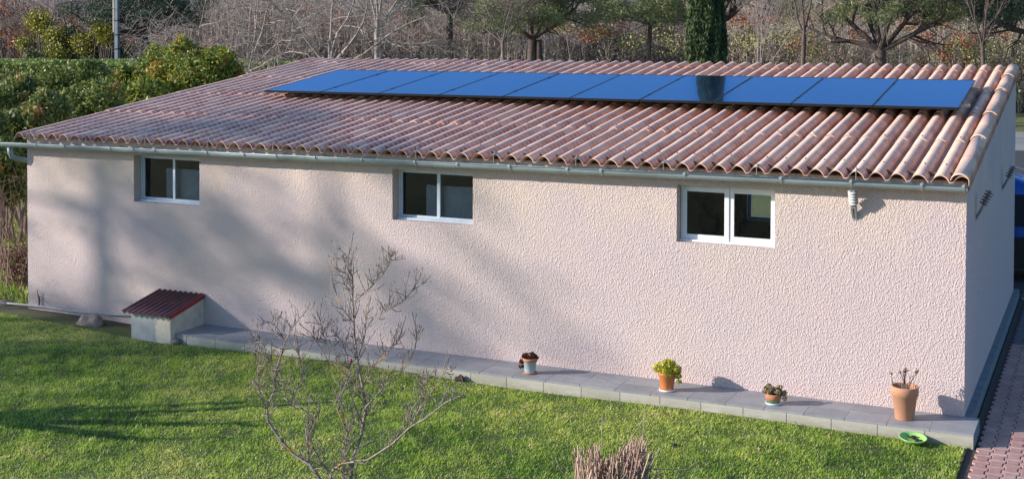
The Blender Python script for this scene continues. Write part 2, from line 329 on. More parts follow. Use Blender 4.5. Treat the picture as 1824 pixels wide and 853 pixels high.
o0 = ring(gpx); o1 = ring(gpx+bev)
cols = int(3.2/p_)
bm = MB()
for ci in range(cols):
    x = 14.20+p_*.5+ci*p_
    y = -7 + (L_/2 if ci % 2 else 0)
    while y < 8.7:
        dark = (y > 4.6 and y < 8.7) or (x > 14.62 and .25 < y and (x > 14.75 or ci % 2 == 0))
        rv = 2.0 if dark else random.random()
        dz = random.uniform(-.002, .002)
        base = len(bm.v)
        bm.add([(x+p[0], y+p[1], -.16+dz) for p in o0]+[(x+p[0], y+p[1], -.147+dz) for p in o0]+[(x+p[0], y+p[1], -.14+dz) for p in o1],
               [(i, (i+1) % 12, 12+(i+1) % 12, 12+i) for i in range(12)]+[(12+i, 12+(i+1) % 12, 24+(i+1) % 12, 24+i) for i in range(12)]+[tuple(range(24, 36))])
        RN += [rv]*36
        y += L_
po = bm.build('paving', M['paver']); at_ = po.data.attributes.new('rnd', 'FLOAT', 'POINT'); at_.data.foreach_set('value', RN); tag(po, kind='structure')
mb = MB(); mb.add([(14.1, -8, -.165), (40, -8, -.165), (40, 8.9, -.165), (14.1, 8.9, -.165)], [(0, 1, 2, 3)]); tag(mb.build('paving_bed', M['sand']), kind='structure')
mb = MB(); mb.box((14.14, 7.9, -.2), (18, 7.98, -.128)); tag(mb.build('drain_kerb', M['concrete']), kind='structure')
# ---------------------------------------------------------------- terrace along the wall
t = NT('grey_floor_tiles'); n = t.noise(3, 5, .7); r = t.attr('rnd'); c = t.mix(r, t.ramp(n, [(.3, (.19, .195, .21)), (.7, (.28, .28, .295))]), t.ramp(n, [(.3, (.24, .24, .255)), (.7, (.33, .325, .335))]))
c = t.mix(t.ramp(t.noise(1.7, 6, .8), [(.6, 0), (.72, .5)]), c, (.46, .40, .37)); t.color(c).rough(.6); t.bump(t.noise(50, 3, .6), .3, .002); M['ftile'] = t.mat
t = NT('riser_tiles'); n = t.noise(4, 5, .7, sc=(1, 1, 3)); r = t.attr('rnd'); c = t.mix(r, (.36, .335, .30), (.47, .44, .40))
g = t.n.new('ShaderNodeTexCoord'); sp = t.n.new('ShaderNodeSeparateXYZ'); t.L(g.outputs['Object'], sp.inputs[0])
c = t.mix(t.math('MULTIPLY', t.ramp(t.math('ADD', t.math('MULTIPLY', sp.outputs['Z'], 8), 1), [(0, 1), (.9, 0)]), t.ramp(n, [(.35, 0), (.6, .8)]))  , c, (.24, .22, .12)); c = t.mix(t.ramp(n, [(.55, 0), (.75, .5)]), c, (.6, .58, .52)); t.color(c).rough(.75); M['riser'] = t.mat
M['grout'] = plain('pale_grout', (.50, .47, .44), .9, .1, 20)
TX0, TX1, TY = 3.46, 14.165, -.65
mb = MB(); mb.box((TX0, TY+.012, -.3), (TX1-.012, -.002, -.0004)); tag(mb.build('terrace', M['grout']), kind='structure')
def tiles(name, cells, mat):
    V = []; Q = []; rn = []; m = MB()
    for (a, b, rv) in cells: m.box(a, b); rn += [rv]*8
    o = m.build(name, mat); a = o.data.attributes.new('rnd', 'FLOAT', 'POINT'); a.data.foreach_set('value', rn); return tag(o, kind='structure')
cells = []; x = TX1; rr = random.Random(3)
while x > TX0+.05:
    x0 = max(TX0, x-.452)
    cells.append(((x0+.004, -.322, -.02), (x-.004, -.004, rr.uniform(.0008, .0022)), rr.random()))
    x = x0
x = TX1-.0
while x > TX0+.05:
    x0 = max(TX0, x-.452)
    cells.append(((x0+.004, TY, -.02), (x-.004, -.330, rr.uniform(.0008, .0022)), rr.random()))
    x = x0
tiles('terrace_paving', cells, M['ftile'])
cells = []; x = TX1-.002
while x > TX0+.05:
    x0 = max(TX0+.002, x-.50-.0*rr.random())
    cells.append(((x0+.004, TY+.002, -.16), (x-.004, TY+.02, -.022), rr.random())); x = x0
tiles('terrace_edge', cells, M['riser'])
mb = MB(); mb.box((TX1-.010, TY+.012, -.17), (TX1+.002, -.003, -.012)); tag(mb.build('terrace_side', M['kerb']), kind='structure')
# ---------------------------------------------------------------- the building
LX, DY = 14.0, 7.95; T = .22
EZ, SL, PIT = 2.698, .1305, .229; AMP = .082
def rz(y): return EZ + SL*(y+.10)             # crest height of the roof
B = thing('garage_building', 'long low pink stucco outbuilding with single pitch tiled roof and three small windows', 'outbuilding')
wins = [(2.15, 3.38, 1.725, 2.425), (6.64, 7.86, 1.735, 2.425), (10.65, 11.86, 1.72, 2.415)]
bw = (9.50, 10.9, .91, 1.75)
mb = MB(); ZB = -.3
def wall_face(m, y0, y1, top, holes, x0=0, x1=LX):
    """front or back wall as blocks round its openings"""
    x = x0
    for (a, b, c, d) in holes:
        m.box((x, y0, ZB), (a, y1, top)); m.box((a, y0, ZB), (b, y1, c)); m.box((a, y0, d), (b, y1, top)); x = b
    m.box((x, y0, ZB), (x1, y1, top))
wall_face(mb, 0, T, 2.622, wins)
wall_face(mb, DY-T, DY, rz(DY)-AMP-.02, [bw])
for x0 in (0.0, LX-T):
    zt = lambda y: rz(y)-AMP*.9-.01
    y0, y1 = T, DY-T
    mb.add([(x0, y0, ZB), (x0+T, y0, ZB), (x0+T, y1, ZB), (x0, y1, ZB), (x0, y0, zt(y0)), (x0+T, y0, zt(y0)), (x0+T, y1, zt(y1)), (x0, y1, zt(y1))],
           [(0, 3, 2, 1), (4, 5, 6, 7), (0, 1, 5, 4), (1, 2, 6, 5), (2, 3, 7, 6), (3, 0, 4, 7)])
wall = mb.build('wall', M['stucco'], B)
bmw = bmesh.new(); bmw.from_mesh(wall.data); bmesh.ops.remove_doubles(bmw, verts=bmw.verts, dist=.0005)
bmw.to_mesh(wall.data); bmw.free()
mb = MB(); mb.box((T, T, -.1), (LX-T, DY-T, -.05)); mb.build('floor_slab', M['inside'], B)
mb = MB(); mb.box((LX+.002, .0, -.3), (LX+.085, DY+.1, -.012)); mb.build('footing', M['kerb'], B)
# closure behind the tile hollows
mb = MB(); mb.box((.02, .10, 2.60), (LX-.02, .13, rz(.1)-.02)); mb.build('eave_board', M['bark_dark'], B)
# roof sheets: five long courses, each lapping the one below
def prof(x):
    u = abs((x/PIT+.5) % 1-.5)
    return .93*max(0, 1-(u/.40)**2)**.72+.07*(.5+.5*math.cos(2*math.pi*u))
XL, XR = -.115, 14.04
courses = [(-.16, 1.83), (1.78, 3.65), (3.60, 5.50), (5.45, 7.45), (7.40, 8.02)]
SUBX = 20; xsn = int(round((XR-XL)/PIT*SUBX)); xsr = [XL+(XR-XL)*i/xsn for i in range(xsn+1)]
mb = MB(); H = []
for ci, (y0, y1) in enumerate(courses):
    ny = max(2, int((y1-y0)/.23)); ysr = [y0+(y1-y0)*j/ny for j in range(ny+1)]
    rr = random.Random(ci); sheet = {}
    base = len(mb.v); vs = []
    for j, y in enumerate(ysr):
        for x in xsr:
            k = int((x+.1145)//(PIT*5)); 
            if k not in sheet: sheet[k] = (rr.uniform(-.004, .004), rr.uniform(-.012, .012))
            hgt = prof(x); lift = .013*(1-(y-y0)/(y1-y0))
            w = .0025*math.sin(x*31+ci*2)+.002*math.sin(y*9+x*3.3)
            vs.append((x, y+(sheet[k][1] if j == 0 else 0), rz(y)-AMP+AMP*hgt+lift+sheet[k][0]+w)); H.append(hgt)
    n = len(xsr)
    fs = [(j*n+i, j*n+i+1, (j+1)*n+i+1, (j+1)*n+i) for j in range(ny) for i in range(n-1)]
    mb.add(vs, fs)
    # front edge thickness and underside
    mb.add([(v[0], v[1], v[2]-.013) for v in vs[:n]]+vs[:n]+[(v[0], v[1]+.6, v[2]-.013+.6*SL) for v in vs[:n]],
           [(i, i+1, n+i+1, n+i) for i in range(n-1)]+[(i+1, i, 2*n+i, 2*n+i+1) for i in range(n-1)]); H += [.6]*n+[.6]*n+[.3]*n
roof = mb.build('roof', M['tile'], B, smooth=False)
a = roof.data.attributes.new('h', 'FLOAT', 'POINT'); a.data.foreach_set('value', H)
# smooth shading on the sheets only
import itertools
sm = [True]*len(roof.data.polygons); roof.data.polygons.foreach_set('use_smooth', sm)
bmw = bmesh.new(); bmw.from_mesh(roof.data)
bmw.to_mesh(roof.data); bmw.free()
# ridge closing board at the back (top edge)
mb = MB(); mb.box((0, DY-.002, rz(DY)-AMP-.06), (LX, DY+.03, rz(DY)-AMP+.02)); mb.build('ridge_board', M['plaster'], B)
# verge tiles
vy = [(-.175, 2.02), (1.98, 3.62), (3.58, 5.54), (5.50, 6.9), (6.86, 8.04)]
for (y0, y1) in vy:
    m = MB(); n = 12; rows = []
    hs = []
    for y, sc, dz in ((y0, 1.045, .012), (y0+.05, 1.04, .012), (y0+.052, 1.0, .012), ((y0+y1)/2, .97, .006), (y1, .94, 0)):
        ringp = []
        for k in range(n+1):
            an = math.pi*k/n; xx = 13.945 - math.cos(an)*.098*sc; zz = rz(y)-.055+dz+math.sin(an)*.075*sc
            ringp.append((xx, y, zz))
        ringp.append((ringp[-1][0]+.002, y, ringp[-1][2]-.10)); rows.append(ringp)
    for r0 in rows: m.v += r0; hs += [0.2+.8*math.sin(math.pi*min(k, n)/n) for k in range(len(r0))]
    w = n+2
    for j in range(len(rows)-1):
        for k in range(w-1): m.f.append((j*w+k, j*w+k+1, (j+1)*w+k+1, (j+1)*w+k)); m.m.append(0)
    o = m.build('verge_tile', M['tile'], roof, smooth=True); so = o.modifiers.new('s', 'SOLIDIFY'); so.thickness = .012
    a = o.data.attributes.new('h', 'FLOAT', 'POINT'); a.data.foreach_set('value', hs)
# hooks and screws along the eave
def hook(x):
    m = MB(); z = rz(-.15); m.tube([(x, -.17, z-.09), (x, -.178, z+.005), (x, -.14, z+.022), (x, -.06, z+.03)], .006, 5)
    m.tube([(x, -.145, z+.01), (x, -.145, z+.06)], .005, 5); return m
h0 = None
k = 0
for i in range(0, 62, 5):
    x = (i+1)*PIT
    if x > 13.95: break
    if h0 is None:
        h0 = hook(0).build('tile_hook', M['steel'], roof); h0.location.x = x
    else:
        c = h0.copy(); COL.objects.link(c); c.parent = roof; c.location.x = x
s0 = None
for yy in (.36, 1.9, 3.7):
    for i in range(1, 61):
        if yy > 2 and random.random() < .5: continue
        if k > 95: break
        x = i*PIT+random.uniform(-.004, .004); y = yy+random.uniform(-.02, .02)
        if yy > .5 and i % 2: continue
        if s0 is None:
            m = MB(); m.lathe([(.011, 0), (.011, .005), (.005, .008), (.004, .014)], 8); s0 = m.build('roof_screw', M['black'], roof); c = s0
        else:
            c = s0.copy(); COL.objects.link(c); c.parent = roof
        c.location = (x, y, rz(y)+.002+.01*(1 - ((y-.0) % 1.8)/1.8)); k += 1
# gutter: half round with rolled bead
g0, g1 = Vector((-.36, -.165, 2.528)), Vector((14.03, -.165, 2.592)); GR = .074
m = MB(); n = 12; nseg = 60; vs = []; sec = []
for k in range(n+1):
    an = math.pi + math.pi*k/n; sec.append((-math.cos(an)*GR*-1, math.sin(an)*GR))
sec = [(math.cos(math.pi+math.pi*k/n)*GR, math.sin(math.pi+math.pi*k/n)*GR) for k in range(n+1)]
inner = [(x*.965, z*.965+.001) for x, z in reversed(sec)]
ring_ = sec + inner
for i in range(nseg+1):
    p = g0.lerp(g1, i/nseg); sag = .003*math.sin(i*.9)
    for (dy, dz) in ring_: vs.append((p.x, p.y+dy, p.z+dz+sag))
w = len(ring_)
fs = [(i*w+k, i*w+(k+1) % w, (i+1)*w+(k+1) % w, (i+1)*w+k) for i in range(nseg) for k in range(w)]
m.add(vs, fs)
gut = m.build('gutter', M['zinc'], B, smooth=True)
m = MB(); m.tube([g0+Vector((0, -GR, .004)), g1+Vector((0, -GR, .004))], .011, 10); m.build('gutter_bead', M['zinc'], gut, smooth=True)
for p, nm in ((g0, 'gutter_end_cap'), (g1, 'gutter_end_cap')):
    m = MB(); m.add([p+Vector((0, y*1.02, z*1.02)) for y, z in sec]+[p+Vector((.004, y*1.02, z*1.02)) for y, z in sec],
        [tuple(range(n+1)), tuple(range(2*n+1, n, -1))]+[(i, n+1+i, n+2+i, i+1) for i in range(n)]+[(n, 2*n+1, n+1, 0)])
    m.build(nm, M['zinc'], gut)
br0 = None
for xb in [.42, 1.0, 1.9, 2.35, 2.75, 3.7, 4.35, 4.9, 5.55, 6.3, 7.12, 7.75, 8.5, 9.3, 9.75, 10.82, 11.98, 12.78, 13.55, 13.99]:
    z = 2.528+(xb+.36)/14.39*.064
    if br0 is None:
        m = MB(); rows = []
        for k in range(n+1):
            an = math.pi+math.pi*k/n
            for x in (-.014, .014): m.v.append((x, math.cos(an)*(GR+.004), math.sin(an)*(GR+.004)))
        for k in range(n): m.f.append((2*k, 2*k+1, 2*k+3, 2*k+2)); m.m.append(0)
        m.box((-.012, -GR-.016, -.004), (.012, -GR-.002, .016)); m.box((-.012, -GR-.004, .012), (.012, GR+.09, .017))
        br0 = m.build('gutter_bracket', M['zinc_dark'], gut); br0.modifiers.new('s', 'SOLIDIFY').thickness = -.004; c = br0
    else: c = br0.copy(); COL.objects.link(c); c.parent = gut
    c.location = (xb, -.165, z)
m = MB(); m.tube([(-.20, -.155, 2.46), (-.20, -.152, 2.38), (-.19, -.13, 2.31), (-.15, -.06, 2.27), (-.10, .03, 2.25), (-.07, .12, 2.22), (-.06, .2, 2.1), (-.06, .2, 0)], .042, 14)
m.build('downpipe', M['zinc'], B, smooth=True)
m = MB(); m.tube([(-.20, -.155, 2.30), (-.2, -.155, 2.30001)], .001, 3) if False else None
# windows
def window(x0, x1, z0, z1, fw, mat, thick, curtain):
    yf = .145; g = .006
    m = MB(); a, b, c, d = x0+g, x1-g, z0+.004, z1-g
    m.box((a, yf, c), (a+fw, yf+.06, d)); m.box((b-fw, yf, c), (b, yf+.06, d)); m.box((a+fw, yf, c), (b-fw, yf+.06, c+fw)); m.box((a+fw, yf, d-fw), (b-fw, yf+.06, d))
    f = m.build('window', mat, B, bevel=.003)
    m = MB(); m.box((a-.004, yf-.045, c-.006), (b+.004, yf-.002, c+.02)); m.build('window_sill', mat, f, bevel=.003)
    mid = (a+b)/2
    for s, (p, q) in enumerate(((a+fw, mid+.012), (mid+.013, b-fw))):
        sw = thick; ys = yf+(.004 if s else -.008) if thick > .04 else yf+(.004 if s else .026)
        m = MB(); e, h = c+fw, d-fw
        m.box((p, ys, e), (p+sw, ys+.035, h)); m.box((q-sw, ys, e), (q, ys+.035, h)); m.box((p+sw, ys, e), (q-sw, ys+.035, e+sw)); m.box((p+sw, ys, h-sw), (q-sw, ys+.035, h))
        m.build('sash', mat, f, bevel=.003)
        m = MB(); m.box((p+sw-.002, ys+.010, e+sw-.002), (q-sw+.002, ys+.016, h-sw+.002)); 
        mm = MB(); yy = ys+.014; mm.add([(p+sw-.004, yy, e+sw-.004), (q-sw+.004, yy, e+sw-.004), (q-sw+.004, yy, h-sw+.004), (p+sw-.004, yy, h-sw+.004)], [(0, 1, 2, 3)])
        mm.build('pane', M['glass'], f)
        m = MB(); 
    if curtain:
        cx0, cz1 = curtain; m = MB(); nseg = 40
        for i in range(nseg+1):
            x = cx0+(b-.02-cx0)*i/nseg; y = yf+.115+.004*math.sin(i*1.7)
            m.v += [(x, y, c+.02), (x, y, cz1+.004*math.sin(i*.8))]
        for i in range(nseg): m.f.append((2*i, 2*i+2, 2*i+3, 2*i+1)); m.m.append(0)
        m.build('net_curtain', M['cloth'], f)
window(*wins[0], .022, M['alu'], .030, (2.55, 2.22))
window(*wins[1], .022, M['alu'], .030, (7.02, 2.20))
window(*wins[2], .022, M['pvc'], .058, None)
# back window frame seen through the front one
m = MB(); x0, x1, z0, z1 = bw
m.box((x0, DY-.12, z0), (x0+.05, DY-.06, z1)); m.box((x1-.05, DY-.12, z0), (x1, DY-.06, z1)); m.box((x0+.05, DY-.12, z0), (x1-.05, DY-.06, z0+.05)); m.box((x0+.05, DY-.12, z1-.05), (x1-.05, DY-.06, z1))
bwf = m.build('window', M['pvc'], B)
m = MB(); m.add([(x0+.05, DY-.09, z0+.05), (x1-.05, DY-.09, z0+.05), (x1-.05, DY-.09, z1-.05), (x0+.05, DY-.09, z1-.05)], [(0, 1, 2, 3)]); m.build('pane', M['glass'], bwf)
# ---------------------------------------------------------------- solar panels and rails
ang = math.atan(SL); PW, PH, PY0 = 1.132, 2.34, 3.27; px0 = 2.17; step = 1.1415
pz = rz(PY0)+.10
def panel(i):
    nm = ['leftmost', 'second from the left', 'third from the left', 'fourth from the left', 'fifth from the left', 'sixth from the left', 'seventh from the left', 'the one with the dark cypress reflection', 'directly left of the rightmost', 'rightmost'][i]
    p = thing('solar_panel', 'blue solar panel on the tiled roof, %s' % nm, 'solar panel', (px0+i*step, PY0, pz), 0, 'solar panels in a row on the tiled roof')
    p.rotation_euler = (ang, 0, 0); return p
m = MB(); fw = .014
m.box((0, 0, 0), (PW, fw, .035)); m.box((0, PH-fw, 0), (PW, PH, .035)); m.box((0, fw, 0), (fw, PH-fw, .035)); m.box((PW-fw, fw, 0), (PW, PH-fw, .035))
p0 = panel(0); pf = m.build('frame', M['black'], p0)
m = MB(); m.box((fw, fw, .026), (PW-fw, PH-fw, .0325)); pg = m.build('glass', M['cell'], p0)
m = MB(); m.box((PW-.01, .45, .0355), (PW+.02, .52, .040)); pc = m.build('clamp', M['black'], p0)
m = MB(); m.box((PW-.01, 1.85, .0355), (PW+.02, 1.92, .040)); pc2 = m.build('clamp', M['black'], p0)
for i in range(1, 10):
    p = panel(i); p.rotation_euler.z = random.uniform(-.0012, .0012); p.rotation_euler.x += random.uniform(-.0012, .0012)
    for o in (pf, pg, pc, pc2):
        c = o.copy(); COL.objects.link(c); c.parent = p
for yy, lb in ((.48, 'lower aluminium mounting rail under the solar panels above the roof tiles'), (1.88, 'upper aluminium mounting rail under the solar panels near the ridge')):
    t_ = thing('mounting_rail', lb, 'rail', (px0-.03, PY0+yy*math.cos(ang), pz+yy*math.sin(ang)), 0, 'rails under the solar panels'); t_.rotation_euler = (ang, 0, 0)
    m = MB(); m.box((0, -.02, -.044), (10*step+.12, .02, -.004)); m.build('rail_bar', M['rail'], t_)
    for j in range(11):
        m = MB(); x = .15+j*1.145; m.box((x, -.015, -.10), (x+.03, .015, -.045)); m.build('roof_foot', M['rail'], t_)
# ---------------------------------------------------------------- insulator racks on the walls
def rack(name, label, loc, rzz, mat):
    t_ = thing(name, label, 'wall bracket', loc, rzz, 'insulator brackets fixed to the stucco walls')
    m = MB()   # local: -Y is out of the wall
    m.box((-.028, -.012, -.03), (.028, -.001, .05)); m.build('wall_plate', M['steel'], t_)
    m = MB(); m.tube([(-.018, -.01, 0), (-.018, -.17, .33)], .019, 6); m.tube([(.018, -.01, 0), (.018, -.17, .33)], .019, 6)
    m.box((-.022, -.085, .11), (.022, -.07, .125)); m.build('arm', M['steel'], t_)
    d = Vector((0, -.16, .33)).normalized()
    for k in range(5):
        m = MB(); c = Vector((0, -.082, .165))+d*(.037*k)
        q = d.to_track_quat('Z', 'Y').to_matrix()
        pr = [(.026, 0), (.050, .004), (.056, .011), (.042, .017), (.018, .021), (.017, .034)]
        nn = 12; vs = []
        for (r, z) in pr:
            for kk in range(nn):
                an = 2*math.pi*kk/nn; vs.append(c+q@Vector((r*math.cos(an), r*math.sin(an), z)))
        m.add(vs, [(i*nn+j, i*nn+(j+1) % nn, (i+1)*nn+(j+1) % nn, (i+1)*nn+j) for i in range(len(pr)-1) for j in range(nn)]); m.build('insulator', mat, t_, smooth=True)
    return t_
rack('insulator_rack', 'small white ribbed insulator bracket on the sunlit front wall under the gutter', (12.785, 0, 2.155), 0, M['porcelain'])
rack('insulator_rack', 'dark ribbed insulator bracket on the shaded end wall nearest the front corner', (14.0, 1.12, 2.08), math.pi/2, M['darkporc'])
rack('insulator_rack', 'dark ribbed insulator bracket on the shaded end wall farthest from the front corner', (14.0, 5.15, 2.0), math.pi/2, M['darkporc'])
# ---------------------------------------------------------------- pump housing
P = thing('pump_housing', 'low whitewashed masonry box with maroon corrugated lid against the pink wall', 'pump box', (2.74, 0, 0))
m = MB(); w, d0, d1 = .72, -.74, -.004; zf, zb = .265, .42
m.add([(0, d0, -.2), (w, d0, -.2), (w, d1, -.2), (0, d1, -.2), (0, d0, zf), (w, d0, zf), (w, d1, zb), (0, d1, zb)], [(0, 3, 2, 1), (4, 5, 6, 7), (0, 1, 5, 4), (1, 2, 6, 5), (2, 3, 7, 6), (3, 0, 4, 7)])
t = NT('grey_cream_masonry'); tc = t.n.new('ShaderNodeTexCoord'); sp = t.n.new('ShaderNodeSeparateXYZ'); t.L(tc.outputs['Object'], sp.inputs[0]); n = t.noise(5, 5, .7)
k = t.ramp(t.math('ADD', sp.outputs['X'], t.math('MULTIPLY', t.math('SUBTRACT', n, .5), .22)), [(.44, 1), (.455, 0)])  # grey left of a ragged edge, cream right of it
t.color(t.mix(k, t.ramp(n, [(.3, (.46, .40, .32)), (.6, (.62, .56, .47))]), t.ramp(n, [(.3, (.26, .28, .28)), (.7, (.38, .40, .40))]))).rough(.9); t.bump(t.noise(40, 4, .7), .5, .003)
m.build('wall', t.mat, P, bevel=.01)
m = MB(); nx = 84; sl = (zb-zf)/(d1-d0); vs = []
for y in (d0-.09, d1-.01):
    for top in (1, 0):
        for i in range(nx+1):
            x = -.09+(w+.10)*i/nx; vs.append((x, y, zf+.022+sl*(y-d0)+.017*math.cos(i/nx*2*math.pi*8.5)+(.006 if top else -.002)))
n = nx+1
m.add(vs, [(i, i+1, 2*n+i+1, 2*n+i) for i in range(nx)]+[(n+i+1, n+i, 3*n+i, 3*n+i+1) for i in range(nx)]+[(n+i, n+i+1, i+1, i) for i in range(nx)]+[(2*n+i, 2*n+i+1, 3*n+i+1, 3*n+i) for i in range(nx)])
pr = m.build('roof', M['maroon'], P, smooth=True)
m = MB(); m.add([(w+.003, d0-.03, zf-.045), (w+.016, d0-.03, zf-.045), (w+.016, d1, zb-.035), (w+.003, d1, zb-.035), (w+.003, d0-.03, zf+.02), (w+.016, d0-.03, zf+.02), (w+.016, d1, zb+.03), (w+.003, d1, zb+.03)], [(0, 3, 2, 1), (4, 5, 6, 7), (0, 1, 5, 4), (1, 2, 6, 5), (2, 3, 7, 6), (3, 0, 4, 7)])
m.build('fascia', M['red'], pr)
# pipe along the wall foot, tap, stones
m = MB(); pts = [(-.35, -.10, -.02), (-.02, -.06, -.02), (.35, -.045, -.02), (.9, -.04, -.035), (1.5, -.04, -.02), (2.74, -.035, .035)]; m.tube(pts, .014, 8)
tag(m.build('pipe', plain('dirty_white_pipe', (.52, .50, .47), .75, .15, 3), smooth=True), 'long white plastic pipe along the foot of the wall left of the pump box', 'pipe')
T2 = thing('garden_tap', 'small black standpipe tap at the left foot of the pink wall', 'tap', (.26, -.03, -.02))
m = MB(); m.tube([(0, 0, 0), (0, 0, .13), (-.012, -.01, .17), (-.025, -.01, .26)], [.012, .011, .008, .003], 7); m.build('standpipe', M['gasket'], T2)
m = MB(); m.tube([(0, 0, .11), (.035, -.03, .12), (.045, -.035, .095)], .009, 7); m.tube([(-.03, 0, .14), (.03, 0, .15)], .006, 6); m.build('spout', M['gasket'], T2)
def stone(name, label, loc, s, mat, seed):
    bm = bmesh.new(); bmesh.ops.create_icosphere(bm, subdivisions=3, radius=1); rr = random.Random(seed); ph = [rr.uniform(0, 6) for _ in range(6)]
    for v in bm.verts:
        c = v.co; k = 1+.10*math.sin(c.x*7+ph[4])*math.sin(c.z*6+ph[5])+.18*math.sin(c.x*3+ph[0])*math.sin(c.y*2.5+ph[1])+.12*math.sin(c.z*5+ph[2]+c.x*4)+.05*math.sin(c.x*11+ph[3])*math.sin(c.y*9)
        v.co = Vector((c.x*s[0]*k, c.y*s[1]*k, c.z*s[2]*k))
    me = bpy.data.meshes.new(name); bm.to_mesh(me); bm.free(); me.materials.append(mat); me.polygons.foreach_set('use_smooth', [True]*len(me.polygons))
    o = bpy.data.objects.new(name, me); COL.objects.link(o); o.location = loc; return tag(o, label, 'stone')
stone('rock', 'rounded grey brown boulder on bare earth left of the pump box', (1.62, -.34, -.09), (.20, .15, .13), M['rock'], 8)
stone('stone', 'small dark stone at the left end of the tiled terrace beside the pump box', (3.52, -.70, -.10), (.075, .055, .045), M['rock'], 2)
stone('stone', 'dark clod of earth against the terrace edge behind the bare shrub', (8.03, -.70, -.11), (.07, .04, .05), M['soil'], 4)
stone('stone', 'small grey stone on the earth beyond the left corner of the wall', (-.55, .05, -.07), (.12, .09, .06), M['rock'], 5)
stone('ball', 'small dark ball lying on the grass near the cut shrub', (11.3, -2.07, -.10), (.03, .03, .03), M['black'], 3)
# ---------------------------------------------------------------- leaf clouds
def quads(C_, size, aspect=2.2, up=None, rn=None, droop=0):
    """leaf-shaped diamond quads at the points C_"""
    n = len(C_); a = rng.normal(size=(n, 3))
    if up is not None: a = a*(1-up[1]) + np.asarray(up[0])[None]*up[1]*2
    a[:, 2] -= droop
    a /= np.linalg.norm(a, axis=1)[:, None]
    b = rng.normal(size=(n, 3)); b -= (a*b).sum(1)[:, None]*a; b /= np.linalg.norm(b, axis=1)[:, None]
    s = (size*rng.uniform(.6, 1.3, n))[:, None]; w = s/aspect
    V = np.stack([C_-a*s*.5, C_+b*w*.5, C_+a*s*.5, C_-b*w*.5], 1).reshape(-1, 3)
    Q = np.arange(n*4).reshape(-1, 4); r = rng.random(n) if rn is None else np.clip(rn+rng.normal(size=n)*.12, 0, 1)
    return V, Q, np.repeat(r, 4)
def cloud(centers, radii, n, flat=1, shell=.5):
    """points spread through a set of ellipsoid clumps, denser to their outside"""
    centers = np.asarray(centers, float); radii = np.asarray(radii, float)
    if radii.ndim == 1: radii = radii[:, None]*np.array([1, 1, flat])
    w = radii.prod(1)**(2/3); idx = rng.choice(len(centers), n, p=w/w.sum())
    d = rng.normal(size=(n, 3)); d /= np.linalg.norm(d, axis=1)[:, None]; r = rng.random(n)**(1/3.)*(1-shell)+shell*rng.uniform(.75, 1.05, n)
    return centers[idx]+d*r[:, None]*radii[idx], idx
def segs(P0, P1, r0, r1):
    """tapered three-sided sticks"""
    P0 = np.asarray(P0); P1 = np.asarray(P1); n = len(P0); d = P1-P0; d /= (np.linalg.norm(d, axis=1)[:, None]+1e-9)
    a = np.tile([0., 0, 1.], (n, 1)); a[np.abs(d[:, 2]) > .9] = [1, 0, 0]; x = np.cross(d, a); x /= np.linalg.norm(x, axis=1)[:, None]; y = np.cross(d, x)
    V = []
    for P, r in ((P0, r0), (P1, r1)):
        for k in range(3):
            an = 2*math.pi*k/3; V.append(P+(x*math.cos(an)+y*math.sin(an))*np.asarray(r).reshape(-1, 1))
    V = np.stack(V, 1).reshape(-1, 3); b = (np.arange(n)*6)[:, None]
    Q = np.concatenate([b+np.array([[k, (k+1) % 3, 3+(k+1) % 3, 3+k]]) for k in range(3)]); return V, Q
class Tree:
    """recursive limbs; every limb is a bent tapered tube"""
    def __init__(s, seed): s.r = random.Random(seed); s.mb = MB(); s.tips = []
    def limb(s, p, d, L, r, depth, kids=4, up=.15, wig=.22, spread=.8, ratio=.62, sides=6, minr=.006, rend=.45):
        n = max(3, int(L/max(.12, L/6))); pts = [p.copy()]; rad = [r]; d = d.normalized(); q = p.copy()
        for i in range(n):
            d = (d + Vector((s.r.gauss(0, wig), s.r.gauss(0, wig), s.r.gauss(0, wig)+up*.5))*.5).normalized()
            q = q + d*(L/n); pts.append(q.copy()); rad.append(max(minr, r*(1-(1-rend)*(i+1)/n)))
        s.mb.tube(pts, rad, sides if depth > 1 else 4, cap=False)
        if depth <= 0: s.tips.append(q); return
        for k in range(kids):
            f = .3+.7*(k+.6*s.r.random())/kids; i = min(n-1, int(f*n)); b = pts[i].lerp(pts[i+1], .5)
            t = (pts[i+1]-pts[i]).normalized(); side = Vector((s.r.gauss(0, 1), s.r.gauss(0, 1), s.r.gauss(0, 1))); side = (side-t*side.dot(t)).normalized()
            nd = (t*(1-spread*.55)+side*spread).normalized()
            s.limb(b, nd, L*ratio*s.r.uniform(.7, 1.15), rad[i]*.62, depth-1, kids, up, wig, spread, ratio, sides, minr, rend)
        s.tips.append(q)
def tree_thing(name, label, cat, loc, group=None): return thing(name, label, cat, loc, 0, group)
